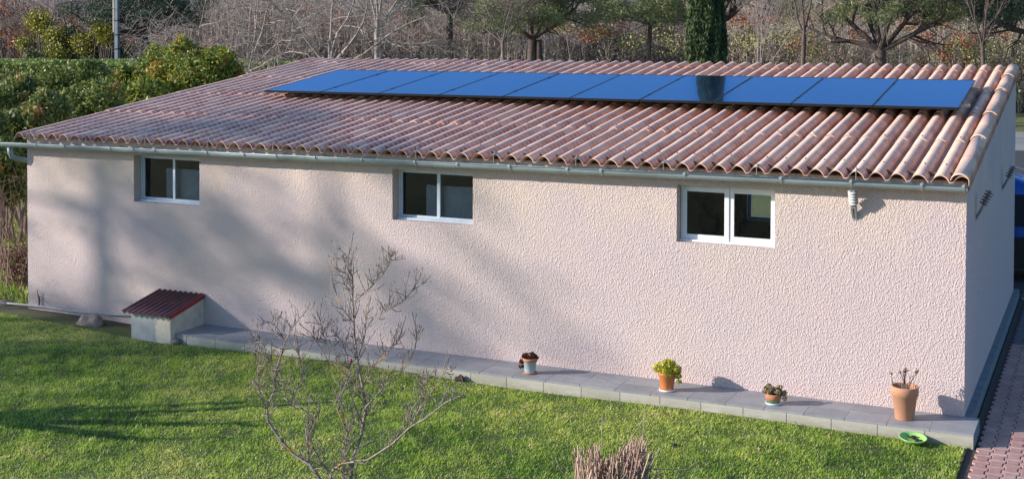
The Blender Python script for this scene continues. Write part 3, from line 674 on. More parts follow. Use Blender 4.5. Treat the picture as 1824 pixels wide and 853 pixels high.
# ---------------------------------------------------------------- lawn grass
def inside(P, poly):
    x, y = P[:, 0], P[:, 1]; c = np.zeros(len(P), bool); n = len(poly)
    for i in range(n):
        (x0, y0), (x1, y1) = poly[i], poly[(i+1) % n]
        k = ((y0 > y) != (y1 > y)) & (x < (x1-x0)*(y-y0)/(y1-y0+1e-12)+x0); c ^= k
    return c
NB = 620000
P2 = np.stack([rng.uniform(-3, 14.13, NB), rng.uniform(-7.2, .0, NB)], 1)
P2 = P2[inside(P2, [(-3, -.06), (3.2, -.80), (3.5, -.68), (14.07, -.68), (14.13, -3.2), (9, -5.6), (6, -7.2), (3.6, -6.2), (-3, .4)])]
earthy = np.clip((P2[:, 1]+.5)/.5, 0, .75)*np.clip((3.3-P2[:, 0])/1.0, 0, 1)
P2 = P2[rng.random(len(P2)) > earthy*1.0]
def nz(x, y, s):  # cheap smooth noise
    return (np.sin(x*s+1.3*np.sin(y*s*.7))+np.sin(y*s*1.2+1.7*np.sin(x*s*.6+2))+np.sin((x+y)*s*.8+np.sin(x*s*1.9)*1.2))/3
n = len(P2); x, y = P2[:, 0], P2[:, 1]
gz = -.13+.018*np.sin(x*1.3+y*.7)+.012*np.sin(y*2.1-x*.6)+.06*np.clip((2.0-x)/3, 0, 1)
clump = nz(x, y, 9)+.6*nz(x+5, y-3, 23)+.5*nz(x, y+1, 3.7)
dry = np.clip(.42+.5*nz(x+9, y*1.5+4, 1.3)+.28*nz(x, y, 4.1)+.55*np.clip((y+1.9)/1.1, 0, 1)*np.clip((11-x)/4, .2, 1), 0, 1)
hgt = np.clip(rng.normal(.026, .009, n)*(1+.36*clump)*(1.05-.35*dry), .008, .08)
az = rng.uniform(0, 2*math.pi, n); lean = rng.uniform(.2, 1.2, n)*hgt
w = rng.uniform(.0025, .0048, n)
B0 = np.stack([x, y, gz-.004], 1); side = np.stack([-np.sin(az), np.cos(az), np.zeros(n)], 1)*w[:, None]
ld = np.stack([np.cos(az), np.sin(az), np.zeros(n)], 1)
Mid = B0+ld*(lean*.35)[:, None]+np.array([0, 0, 1])*(hgt*.6)[:, None]; Tip = B0+ld*lean[:, None]+np.array([0, 0, 1])*(hgt)[:, None]
V = np.stack([B0-side, B0+side, Mid+side*.8, Mid-side*.8, Tip+side*.12, Tip-side*.12], 1).reshape(-1, 3); b = (np.arange(n)*6)[:, None]
Q = np.concatenate([b+np.array([[0, 1, 2, 3]]), b+np.array([[3, 2, 4, 5]])])
rn = np.clip(.50*dry+.28*rng.random(n)+.17*clump+.03, 0, 1)
rn = np.where(rng.random(n) < .06*(1+2*dry), .96+.04*rng.random(n), rn*.92)
M['grass'] = leafmat('lawn_grass', [(0, (.08, .16, .02)), (.25, (.23, .39, .04)), (.5, (.44, .57, .075)), (.8, (.66, .66, .16)), (.95, (.66, .60, .27)), (1, (.70, .58, .37))], .4, .6)
tag(npmesh('grass', V, Q, M['grass'], rnd=np.repeat(rn, 6)), 'short bright green lawn grass with dry patches', 'grass', kind='stuff')
# coarse tufts on the garden ground left of and behind the building
n = 60000; C_ = np.stack([rng.uniform(-14, -.3, n), rng.uniform(.1, 14, n), np.full(n, -.06)], 1); V, Q, r = quads(C_, .10, 5, up=((0, 0, 1), .7))
tag(npmesh('meadow_grass', V, Q, M['grass'], rnd=np.clip(r*.9, 0, 1)), kind='stuff')
# fallen leaves on the lawn
lv = [(600, 640, 'pale leaf on the grass behind the bare shrub'), (1050, 730, 'yellow leaf on the grass below the blue potted plant'), (1008, 741, 'small pale leaf on the grass left of the yellow leaf'), (985, 771, 'broad tan leaf on the grass left of the cut shrub'), (1302, 785, 'brown leaf on the grass below the bowl of rosettes'), (1354, 796, 'largest orange leaf on the grass at the lower right'), (1349, 803, 'small leaf touching the largest orange leaf'), (1418, 753, 'curled brown leaf by the terrace edge below the rosettes'), (1700, 772, 'tiny brown leaf beside the lime green saucer'), (935, 724, 'pale speck of leaf on the grass under the blue pot'), (1500, 770, 'straw coloured leaf near the terrace edge left of the tall pot'), (880, 760, 'faded leaf on the grass right of the bare shrub')]
def leaf_mesh(s, seed):
    rr = random.Random(seed); m = MB(); k = 8; vs = [(0, 0, .004)]
    for i in range(k):
        a = 2*math.pi*i/k; r0 = s*(1+.35*math.cos(2*a))*rr.uniform(.75, 1.1); vs.append((r0*math.cos(a), r0*.8*math.sin(a), s*rr.uniform(.0, .5)))
    m.add(vs, [(0, 1+i, 1+(i+1) % k) for i in range(k)]); return m
for i, (u, v, lb) in enumerate(lv):
    p = onz(u, v, -.105); s = .05 if 'largest' in lb else .042 if 'broad' in lb else .03
    o = leaf_mesh(s, i).build('fallen_leaf', M['leafdry'], loc=p); o.rotation_euler = (random.uniform(-.3, .3), random.uniform(-.3, .3), random.uniform(0, 6)); tag(o, lb, 'leaf', 'dry leaves scattered on the lawn')
# lime green saucer
G = thing('plant_saucer', 'lime green plastic saucer lying on the grass below the tall terracotta pot', 'saucer', (13.56, -.80, -.098)); G.rotation_euler = (R(5), R(3), 0)
m = MB(); m.lathe([(.105, 0), (.125, .012), (.138, .036), (.144, .040), (.144, .034), (.148, .040), (.140, .044), (.128, .030), (.115, .012), (.0, .010)], 40); m.build('dish', M['lime'], G, smooth=True)
m = MB()
for k in range(9):
    a = random.uniform(0, 6.3); r0 = random.uniform(0, .08); c = Vector((r0*math.cos(a), r0*math.sin(a), .016)); d = Vector((random.uniform(-1, 1), random.uniform(-1, 1), .1)).normalized()*random.uniform(.02, .05); m.tube([c-d, c+Vector((0, 0, .008)), c+d], [.004, .012, .003], 5)
m.build('leaf_litter', M['soil'], G)
# ---------------------------------------------------------------- potted plants
def potted(label, loc, prof_, potmat, sauc, saucmat, soilz, soilr, rim=None):
    p = thing('potted_plant', label, 'potted plant', loc, 0, 'potted plants on the terrace')
    if sauc: m = MB(); m.lathe(sauc, 32); m.build('saucer', saucmat, p, smooth=True)
    m = MB(); m.lathe(prof_, 36); o = m.build('pot', potmat, p, smooth=True)
    if rim: m = MB(); m.lathe(rim, 36); m.build('rim', M['terracotta'], p, smooth=True)
    m = MB(); m.lathe([(0, soilz-.01), (soilr, soilz-.008), (soilr*.98, soilz), (0, soilz+.004)], 20); m.build('soil', M['soil'], p)
    return p
# 1 pale blue pot
p = potted('pale blue painted pot with dark red trailing succulent, leftmost on the terrace', (8.88, -.42, 0), [(.066, .012), (.068, .02), (.084, .165), (.089, .166), (.087, .19), (.074, .19), (.07, .16), (.0, .15)], M['paint_blue'], [(.06, 0), (.085, .004), (.09, .022), (.082, .022), (.07, .010), (0, .010)], M['terracotta'], .165, .07, [(.0865, .155), (.093, .158), (.094, .195), (.084, .196), (.083, .16)])
C_, _ = cloud([(-.05, -.01, .21), (.02, 0, .22), (.06, .02, .2), (-.09, -.03, .15), (-.10, -.04, .09)], [.055, .06, .045, .04, .032], 900, .8); V, Q, r = quads(C_, .032, 1.7); npmesh('foliage', V, Q, M['darkred'], p, r)
m = MB(); m.tube([(.05, 0, .2), (.09, .01, .22), (.12, .0, .20)], .003, 4); m.tube([(-.04, -.02, .2), (-.1, -.04, .14), (-.1, -.05, .07)], .004, 4); m.build('stem', M['bark_mid'], p)
# 2 orange pot
p = potted('orange pot with bushy yellow green plant on a white saucer, on the terrace', (10.68, -.43, 0), [(.070, .014), (.074, .02), (.104, .20), (.112, .205), (.112, .222), (.098, .222), (.092, .19), (0, .18)], M['orange'], [(.07, 0), (.092, .004), (.098, .026), (.090, .026), (.08, .012), (0, .012)], M['white'], .20, .09)
C_, ix = cloud([(0, 0, .27), (-.09, .02, .26), (.09, 0, .26), (.02, -.06, .25), (0, .06, .3), (.14, .0, .19), (.155, -.01, .13)], [.12, .09, .09, .08, .09, .045, .03], 3000, .75); V, Q, r = quads(C_, .034, 2.2, up=((0, 0, 1), .25)); npmesh('foliage', V, Q, M['sedum'], p, r)
m = MB()
for k in range(14):
    a = random.uniform(0, 6.3); m.tube([(0, 0, .19), (.05*math.cos(a), .05*math.sin(a), .25), (.1*math.cos(a), .1*math.sin(a), .30)], .003, 4)
m.tube([(.05, 0, .22), (.12, 0, .22), (.15, -.01, .16), (.155, -.01, .10)], .004, 4); m.build('stem', M['bark_mid'], p)
# 3 bowl
p = potted('round terracotta bowl of beige rosettes with mossy green foot on a pale mint saucer', (11.96, -.43, 0), [(.05, .012), (.062, .02), (.078, .05), (.0785, .052)], M['greenpot'], [(.065, 0), (.085, .004), (.092, .026), (.084, .026), (.07, .012), (0, .012)], M['mint'], .115, .075)
m = MB(); m.lathe([(.0786, .0525), (.090, .075), (.094, .10), (.090, .125), (.08, .125), (.08, .08), (0, .07)], 36); m.build('bowl', M['terracotta'], p, smooth=True)
cs = [(random.uniform(-.09, .09), random.uniform(-.08, .08), .15+random.uniform(-.02, .06)) for _ in range(26)]+[(.12, -.01, .12), (.135, -.01, .08), (.13, 0, .15), (-.1, -.02, .16)]
C_, ix = cloud(cs, [.030]*len(cs), 2600, .8); V, Q, r = quads(C_, .026, 1.8, up=((0, 0, 1), .3)); npmesh('foliage', V, Q, M['beige_succ'], p, r)
# 4 tall pot
p = potted('tall terracotta pot with a few withered stems, rightmost on the terrace', (13.41, -.36, 0), [(.098, 0), (.102, .004), (.132, .262), (.147, .268), (.149, .36), (.145, .366), (.130, .366), (.128, .33), (.0, .30)], M['terra_old'], None, None, .318, .126)
m = MB(); st = [((0, 0, .31), (.0, .0, .42), (.01, 0, .50)), ((.01, .01, .31), (-.02, .01, .40), (-.05, .0, .46)), ((-.02, -.01, .31), (-.01, -.01, .39), (.0, 0, .47)), ((.04, 0, .31), (.05, 0, .38), (.06, 0, .45)), ((.05, 0, .36), (.09, 0, .43), (.15, -.0, .49)), ((-.12, -.02, .31), (-.135, -.03, .40), (-.145, -.03, .455)), ((.02, .02, .31), (.03, .03, .37), (.07, .04, .34))]
st = [tuple((x, y, .31+(z-.31)*1.35) for x, y, z in q) for q in st]
for s_ in st: m.tube(s_, [.009, .006, .003], 6)
for k in range(5): m.tube([(.01*k-.02, .0, .31), (.012*k-.025, -.01, .36), (.015*k-.03, -.01, .39)], [.013, .011, .006], 7)
m.build('stem', M['bark_mid'], p)
C_, _ = cloud([(.008, 0, .54), (.0, 0, .48), (.13, 0, .535), (-.05, 0, .51), (-.14, -.03, .50)], [.035, .022, .020, .016, .012], 60); V, Q, r = quads(C_, .05, 4.5, up=((0, 0, 1), .3)); npmesh('foliage', V, Q, M['brownleaf'], p, r)
# ---------------------------------------------------------------- bare shrub in front
def fgp(pts, Y): 
    out = []
    for i, (a, b) in enumerate(pts):
        out.append(at(400+a/1.969, 420+b/1.969, Y+(i*.0)))
    return out
ST = [([(372, 1010), (372, 920), (340, 860), (297, 800), (240, 765), (190, 710), (155, 650), (150, 600), (175, 540), (185, 470), (200, 410), (215, 370), (240, 320), (290, 260)], .021, -.25),
 ([(297, 800), (295, 740), (290, 680), (310, 640), (270, 600), (235, 585), (200, 530), (195, 480)], .011, -.1),
 ([(430, 1010), (435, 900), (440, 853), (455, 780), (480, 700), (495, 600), (485, 520), (470, 440), (460, 370), (452, 300), (452, 230), (450, 150), (430, 110), (440, 50)], .022, .15),
 ([(405, 1010), (412, 900), (415, 853), (425, 750), (430, 690), (400, 620), (395, 580), (430, 530)], .013, -.05),
 ([(385, 960), (372, 825), (410, 800), (500, 780), (590, 735), (650, 670), (700, 640), (770, 585), (850, 545)], .017, -.35),
 ([(372, 825), (335, 790), (300, 730), (330, 640), (335, 560)], .011, .2),
 ([(485, 520), (520, 460), (560, 420), (600, 380), (635, 330)], .009, .2), ([(470, 420), (490, 350), (500, 290), (560, 265), (620, 230), (670, 185)], .009, .0),
 ([(455, 230), (500, 190), (550, 150), (570, 110), (580, 70)], .007, -.2), ([(495, 600), (570, 520), (640, 450), (670, 400), (675, 340)], .008, .35),
 ([(480, 660), (440, 560), (420, 460), (360, 440), (330, 380), (300, 340)], .008, -.2), ([(650, 670), (690, 600), (720, 560), (760, 490), (800, 440)], .008, -.45),
 ([(360, 470), (368, 400), (345, 340), (335, 290)], .006, .1), ([(452, 300), (410, 250), (390, 200)], .005, .1), ([(450, 160), (420, 130), (400, 120)], .004, 0),
 ([(185, 470), (150, 430), (110, 400), (105, 340)], .006, -.3), ([(150, 600), (118, 540), (115, 470), (125, 420)], .006, -.2), ([(200, 530), (240, 560), (270, 500), (260, 430), (255, 370)], .007, -.1),
 ([(590, 735), (640, 640), (690, 560), (700, 500)], .007, -.2), ([(430, 690), (470, 640), (540, 620), (590, 560)], .006, .2), ([(215, 370), (190, 330), (160, 300)], .004, -.2), ([(495, 600), (460, 540), (440, 500), (430, 420), (405, 360), (350, 330)], .006, .25)]
sh = thing('bare_shrub', 'bare many stemmed shrub with lichened grey branches on the lawn before the wall', 'shrub', (0, 0, 0))
rr = random.Random(11); mb = MB(); tw = MB(); gnd = at(600, 853, -6.0); gnd.z = -.13
for i, (pts, r0, dy) in enumerate(ST):
    W_ = [at(400+a/1.969, 420+b/1.969, -6.0) for a, b in pts]; nn = len(W_)
    big = pts[0][1] > 900
    for k in range(nn):
        f = k/(nn-1); W_[k] = CAMP + (W_[k]-CAMP)*(1+(dy*f*(1 if big else .6)+rr.gauss(0, .02))/10.5) + Vector((rr.gauss(0, .006), 0, rr.gauss(0, .006)))
    if big: W_ = [gnd+Vector((rr.uniform(-.04, .04), rr.uniform(-.04, .04), 0))] + W_
    nn = len(W_)
    rad = [max(.003, r0*.82*(1-.80*k/(nn-1))) for k in range(nn)]; mb.tube(W_, rad, 8, cap=True)
    for k in range(1 if not big else 3, nn):
        for rep in range(8):
            if rr.random() < .25: continue
            p = W_[k-1].lerp(W_[k], rr.random()); d = (W_[k]-W_[k-1]).normalized()
            s_ = Vector((rr.gauss(0, 1), rr.gauss(0, 1), rr.gauss(.5, .8))).normalized(); d = (d*.5+s_*.9+Vector((0, 0, .25))).normalized(); L = rr.uniform(.06, .22)
            q1 = p+d*L*.5; q2 = q1+(d+Vector((rr.gauss(0, .3), rr.gauss(0, .3), .35))).normalized()*L*.5
            tw.tube([p, q1, q2], [.0036, .0029, .0023], 5)
            tw.tube([q2, q2+Vector((0, 0, .018))+d*.006], [.0045, .0015], 5)
            for e in range(2):
                if rr.random() < .55:
                    d3 = (d+Vector((rr.gauss(0, .8), rr.gauss(0, .8), rr.gauss(.3, .5)))).normalized(); q3 = q1+d3*rr.uniform(.03, .10); tw.tube([q1, q3], [.003, .0022], 4); tw.tube([q3, q3+Vector((0, 0, .016))], [.0042, .0012], 4)
mb.build('trunk', M['bark_lichen'], sh, smooth=True); tw.build('twigs', M['bark_lichen'], sh, smooth=True)
pb = at(625, 643, -5.95); m = MB(); m.lathe([(.002, -.02), (.012, -.012), (.015, .004), (.008, .018), (.001, .026)], 8, c=pb); m.build('flower_bud', M['pink'], sh, smooth=True)
# ---------------------------------------------------------------- cut back shrub, bottom
cs_ = thing('pruned_shrub', 'hard pruned shrub of upright cut brown stems at the bottom edge', 'shrub', (0, 0, 0)); P0 = []; P1 = []; R0 = []; R1 = []; RN = []
rr = random.Random(5); bc = Vector((12.40, -7.0, -.13))
def prn(u, vtop, Y, rad, n=2):
    top = at(u+rr.gauss(0, 5), vtop, Y); low = bc+Vector((rr.gauss(0, .10), rr.gauss(0, .10), 0)); mid = Vector((top.x*.8+low.x*.2+rr.gauss(0, .035), top.y*.8+low.y*.2+rr.gauss(0, .04), top.z-rr.uniform(.12, .45)))
    rv = rr.random()*.9; top = top+Vector((rr.gauss(0, .012), 0, 0))
    if rr.random() < .5:
        q = mid.lerp(top, rr.uniform(0, .6)); P0.append(q); P1.append(q+Vector((rr.gauss(0, .05), rr.gauss(0, .04), rr.uniform(.03, .12)))); R0.append(rad*.8); R1.append(rad*.5); RN.append(rv)
    for a, b, ra, rb in ((low, mid, rad*1.5, rad*1.15), (mid, top, rad*1.15, rad*.8)): P0.append(a); P1.append(b); R0.append(ra); R1.append(rb); RN.append(rv)
for cu, spread, vt, cnt in ((1030, 10, 790, 14), (1048, 12, 792, 22), (1062, 7, 783, 14), (1085, 8, 822, 14), (1106, 9, 790, 18), (1118, 6, 783, 14), (1135, 7, 773, 26), (1146, 6, 774, 14), (1120, 18, 812, 26), (1060, 26, 826, 30), (1185, 8, 832, 14), (1160, 16, 842, 14), (1078, 16, 812, 26), (1092, 10, 803, 16), (1066, 10, 800, 12), (1155, 10, 800, 10), (1085, 30, 838, 50)):
    for _ in range(cnt): prn(cu+rr.gauss(0, spread*.6), vt+abs(rr.gauss(0, 14))+rr.uniform(0, 6), -7+rr.gauss(0, .16), rr.uniform(.0035, .0065))
V, Q = segs(np.array(P0), np.array(P1), np.array(R0), np.array(R1)); npmesh('stems', V, Q, M['stems'], cs_, np.repeat(RN, 6))
M['straw'] = plain('straw_twig', (.42, .38, .22), .8, .2, 20)
for a, b, c in (((1070, 853), (1071, 800), (1073, 735)), ((1105, 818), (1125, 778), (1150, 740)), ((1143, 815), (1146, 760), (1149, 716)), ((1105, 796), (1140, 825), (1155, 860)), ((1140, 833), (1180, 835), (1226, 836)), ((1150, 853), (1170, 805), (1186, 790)), ((1205, 853), (1222, 838), (1240, 821)), ((1232, 850), (1240, 835), (1243, 826)), ((990, 815), (998, 835), (1012, 853))):
    tw = MB(); tw.tube([at(*a, -7), at(*b, -6.95), at(*c, -6.9)], [.0042, .0034, .002], 5); tw.build('long_twig', M['straw'], cs_)
# ---------------------------------------------------------------- hedges and evergreen shrubs on the left
def shrub(label, name, cs, rs, n, mat, size, flat=1., base=None, group=None, cat='shrub', aspect=2.4, stems=True, droop=.3, loose=.03):
    cs = np.array(cs, float); b = base or (float(cs[:, 0].mean()), float(cs[:, 1].mean()), -.15)
    t_ = thing(name, label, cat, b, 0, group); rel = cs-np.array(b)
    # extra sub-clumps for a lumpy outline
    k = len(rel)*9; i = rng.integers(0, len(rel), k); d = rng.normal(size=(k, 3)); d /= np.linalg.norm(d, axis=1)[:, None]; rs = np.array(rs, float)
    sub = rel[i]+d*rs[i][:, None]*np.array([.85, .85, .85*flat]); C2 = np.concatenate([rel, sub]); R2 = np.concatenate([rs, rs[i]*rng.uniform(.2, .42, k)])
    tone = np.concatenate([np.full(len(rel), .4), rng.uniform(.15, .85, k)])
    C_, ix = cloud(C2, R2, n, flat); C_ = C_+rng.normal(size=C_.shape)*loose; V, Q, r = quads(C_, size, aspect, droop=droop, rn=tone[ix]*.75+rng.random(n)*.35)
    V[:, 2] = np.maximum(V[:, 2], .02); npmesh('foliage', V, Q, mat, t_, r)
    if stems:
        m = MB()
        for _ in range(max(6, len(rel)*3)):
            j = rng.integers(0, len(rel)); c = rel[j]+rng.normal(size=3)*rs[j]*.3; s_ = Vector((c[0]*.6+rng.normal()*.2, c[1]*.6+rng.normal()*.2, 0)); m.tube([s_, (s_+Vector(c))/2+Vector((rng.normal()*.08, rng.normal()*.08, 0)), Vector(c)], [.035, .025, .012], 5)
        m.build('trunk', M['bark_mid'], t_)
    return t_
# laurel hedge running back along the left side
shrub('large round laurel bush with yellow and red tipped leaves behind the left roof edge', 'laurel_bush', [at(330, 115, 12), at(385, 118, 12), at(285, 122, 12.4), at(355, 150, 11.6), at(410, 150, 12.5), at(300, 165, 12), at(345, 215, 12), at(400, 205, 12)], [.66, .55, .6, .75, .5, .8, .9, .8], 26000, M['laurel_yellow'], .12)
shrub('yellow green laurel bush just left of the large round one', 'laurel_bush', [at(235, 150, 10.5), at(262, 175, 10), at(205, 165, 10.4), at(235, 215, 10), at(190, 240, 10)], [.42, .55, .45, .7, .7], 16000, M['laurel_yellow'], .12)
shrub('dark green laurel bush with a bare patch above the left roof slope', 'laurel_bush', [at(165, 135, 8), at(120, 150, 8), at(185, 175, 7.6), at(140, 195, 7.5), at(90, 175, 7.8), at(120, 250, 7.5), at(60, 250, 7.2)], [.40, .5, .5, .6, .55, .8, .8], 22000, M['laurel'], .12)
shrub('laurel bush with orange dead leaves above the left end of the eave', 'laurel_bush', [at(40, 170, 5.5), at(85, 195, 5.2), at(5, 190, 5), at(50, 230, 4.6), at(5, 250, 4.5), at(35, 300, 4.5)], [.42, .42, .5, .5, .6, .6], 20000, M['laurel'], .12)
shrub('dark laurel bush at the left edge beside the gutter end', 'laurel_bush', [at(-30, 230, 3.2), at(5, 290, 3), at(-35, 310, 3), at(12, 330, 3.2)], [.5, .42, .5, .38], 14000, M['laurel'], .12)
# twiggy brown shrub beside the left corner
tb = thing('bare_twig_shrub', 'leafless brown twiggy shrub beside the left corner of the wall', 'shrub', (-1.6, 1.8, -.12)); P0 = []; P1 = []; R0 = []; R1 = []
rr = random.Random(9)
for k in range(95):
    b = Vector((rr.gauss(0, .45), rr.gauss(0, .4), 0)); top = b+Vector((rr.gauss(0, .55), rr.gauss(0, .55), rr.uniform(.9, 2.2))); mid = (b+top)/2+Vector((rr.gauss(0, .07), rr.gauss(0, .07), 0))
    P0 += [b, mid]; P1 += [mid, top]; R0 += [.010, .007]; R1 += [.006, .002]
    for e in range(11):
        f = rr.random(); q = b.lerp(top, f); d = Vector((rr.gauss(0, 1), rr.gauss(0, 1), rr.gauss(.2, .7))).normalized()*rr.uniform(.12, .4); P0.append(q); P1.append(q+d); R0.append(.004); R1.append(.002)
V, Q = segs(np.array(P0), np.array(P1), np.array(R0), np.array(R1)); npmesh('stems', V, Q, M['stems'], tb, np.repeat(rng.random(len(P0))*.5, 6))
C_, _ = cloud([(0, 0, .35), (.2, -.3, .2), (-.4, 0, .4)], [.55, .45, .5], 3000, .5); V, Q, r = quads(C_, .06, 2); npmesh('dead_leaves', V, Q, M['brownleaf'], tb, r*.5)
# clipped hedge
hd = thing('clipped_hedge', 'long clipped hedge with bright flat top and dark shaded side behind the laurels', 'hedge', (-36, 38, -.15))
n = 60000; tp = np.stack([rng.uniform(-14, 16, n), rng.uniform(-2.5, 3.5, n), rng.uniform(2.80, 2.90, n)], 1); tp[:, 2] += .10*np.sin(tp[:, 0]*.9)+.03*tp[:, 0]*.2
k = n//3; tp[:k, 1] = -2.5+rng.normal(size=k)*.06; tp[:k, 2] = rng.uniform(.1, 2.85, k)
V, Q, r = quads(tp, .16, 1.8); npmesh('foliage', V, Q, M['hedge'], hd, r)
m = MB(); m.box((-14, -2.4, 0), (16, 3.4, 2.68)); m.build('inner_branches', M['bark_dark'], hd)
# yellow flowering shrubs at the edge of the wood
for (u, v, Y, s, n, lb) in ((70, 30, 47, .85, 3500, 'roundest and topmost yellow flowering bush in the wood at the left'), (95, 58, 46, .55, 1800, 'small yellow flowering bush below the topmost one at the left'), (98, 88, 45, .6, 1800, 'bright yellow flowering clump low above the clipped hedge'), (185, 48, 45, .7, 2600, 'yellow flowering bush just left of the utility pole'), (42, 70, 47, .4, 900, 'smallest yellow flowering bush near the left edge'), (150, 68, 46, .7, 2200, 'dull yellow flowering bush between the pole and the round bush')):
    c = at(u, v+4, Y); s *= .85; cs = [c, c+Vector((s*.9, 0, -s*.25)), c+Vector((-s*.9, 0, -s*.15)), c+Vector((s*.3, 0, -s*.8)), c+Vector((-s*.5, .2, -s*.7))]
    shrub(lb, 'mimosa_bush', cs, [s*.55, s*.45, s*.45, s*.5, s*.45], int(n*.62), M['mimosa'], .13, loose=.22, base=(c.x, c.y, -.15), group='yellow flowering bushes at the edge of the wood', aspect=1.3)
for (u, v, Y, s, n, lb) in ((125, 72, 47, 1.5, 7000, 'olive green shrub below the yellow bushes above the clipped hedge'), (200, 88, 48, 1.5, 6000, 'dark olive shrub at the foot of the utility pole'), (75, 85, 49, 1.3, 4500, 'grey olive shrub at the left between the yellow clumps'), (60, 105, 44, .8, 2500, 'low olive shrub behind the clipped hedge at the far left')):
    c = at(u, v, Y); shrub(lb, 'olive_shrub', [c, c+Vector((s*.8, 0, -.4)), c+Vector((-s*.8, 0, -.5)), c+Vector((0, 0, -1.4))], [s*.6, s*.5, s*.5, s*.8], n, M['bushgreen'], .15, loose=.15, base=(c.x, c.y, -.15), group='olive shrubs along the wood edge', aspect=1.8)
# ---------------------------------------------------------------- utility pole
c = at(209, 100, 41); UPo = thing('utility_pole', 'tall concrete utility pole with pale left face behind the clipped hedge', 'pole', (c.x, c.y, -.2))
m = MB(); m.add([(-.13, -.12, 0), (.13, -.12, 0), (.13, .12, 0), (-.13, .12, 0), (-.09, -.08, 9), (.09, -.08, 9), (.09, .08, 9), (-.09, .08, 9)], [(0, 3, 2, 1), (4, 5, 6, 7), (0, 1, 5, 4), (1, 2, 6, 5), (2, 3, 7, 6), (3, 0, 4, 7)])
M['pole'] = plain('blue_grey_pole', (.11, .14, .18), .7, .1, 3); M['polepale'] = plain('pale_pole_concrete', (.36, .32, .28), .8, .1, 3)
m.build('mast', M['pole'], UPo)
m = MB(); m.box((-.24, -.1, 4.55), (-.14, .06, 9)); m.build('pale_left_strip', M['polepale'], UPo)  # pale strip up the left face of the mast
for z in (3.6, 4.4, 5.2): m = MB(); m.box((-.16, -.15, z), (.16, .15, z+.05)); m.build('steel_band', M['black'], UPo)
# ---------------------------------------------------------------- trees beyond the roof
def bare(name, label, u, Y, h, r, seed, mat, kids=5, depth=3, lean=(0, 0), up=.2, spread=.85, fork=None, hfork=.5, ratio=.6, wig=.22):
    c = at(u, 110, Y); t_ = tree_thing(name, label, 'tree', (c.x, c.y, -.2)); T_ = Tree(seed); hf = h*hfork
    trunk = MB(); pts = [Vector((0, 0, 0)), Vector((T_.r.gauss(0, .05), 0, hf*.5)), Vector((lean[0], lean[1], hf))]; trunk.tube(pts, [r*1.2, r, r*.85], 10, cap=False)
    trunk.build('trunk', mat, t_, smooth=True); dirs = fork or [(T_.r.gauss(0, .5), T_.r.gauss(0, .5), 1) for _ in range(kids)]
    for d in dirs: T_.limb(pts[-1], Vector(d), (h-hf)*T_.r.uniform(.8, 1.1), r*.42, depth, kids, up, wig, spread, ratio)
    T_.mb.build('crown', mat, t_, smooth=True); return t_
bare('bare_tree', 'pale barked bare tree with many drooping fine branches behind the large laurel', 443, 26, 7.5, .10, 21, M['bark_pale'], 6, 3, up=.0, spread=1.0, hfork=.40, fork=[(.15, 0, 1), (-.9, .1, .35), (.9, -.2, .3), (-.6, -.3, .7), (.6, .3, .6), (-1, 0, .05), (.2, .1, 1)], wig=.3)
bare('bare_tree', 'dark crooked bare tree with long spreading limbs behind the left ridge end', 588, 24, 7.0, .12, 33, M['bark_pale'], 5, 3, up=.05, spread=.95, hfork=.47, fork=[(-.9, 0, .55), (.35, 0, 1), (.95, .1, .25), (-.25, .1, 1), (.6, -.2, .5), (-1, .1, .1)], wig=.34)
bare('bare_tree', 'bare tree with straight pale trunk right of the crooked one', 672, 30, 8.5, .13, 45, M['bark_pale'], 5, 3, up=.15, spread=.8, hfork=.55, wig=.25)
bare('bare_tree', 'slender bare tree at the left with thin white trunk', 127, 52, 11, .10, 51, M['bark_pale'], 5, 2, hfork=.6)
bare('bare_tree', 'thin pale bare tree between the white trunk and the round yellow bush', 94, 52, 10, .08, 52, M['bark_pale'], 5, 2, hfork=.5)
bare('bare_tree', 'small dark bare tree left of the twin trunked pine', 895, 44, 7, .11, 55, M['bark_mid'], 5, 3, hfork=.58, up=.3)
bare('bare_tree', 'dark upright bare tree forking once, between cypress and the big pine', 1432, 44, 9, .12, 61, M['bark_dark'], 4, 3, hfork=.50, fork=[(-.05, 0, 1), (.38, 0, 1), (-.5, .2, .9)], up=.5, spread=.6)
bare('bare_tree', 'young dark tree whose thin limbs fan upward, near the right roof corner', 1750, 44, 8.0, .10, 67, M['bark_dark'], 3, 2, hfork=.50, fork=[(-.45, 0, 1), (-.12, .1, 1), (.1, -.1, 1), (.28, 0, 1), (.55, 0, 1.1), (-.25, 0, 1)], up=.5, spread=.5)
bare('bare_tree', 'many stemmed pale hazel like tree right of the cypress', 1352, 48, 7, .045, 71, M['bark_pale'], 6, 3, hfork=.35, up=.5, spread=.6, fork=[(-.3, 0, 1), (.2, 0, 1), (-.05, .1, 1), (.45, 0, 1)])
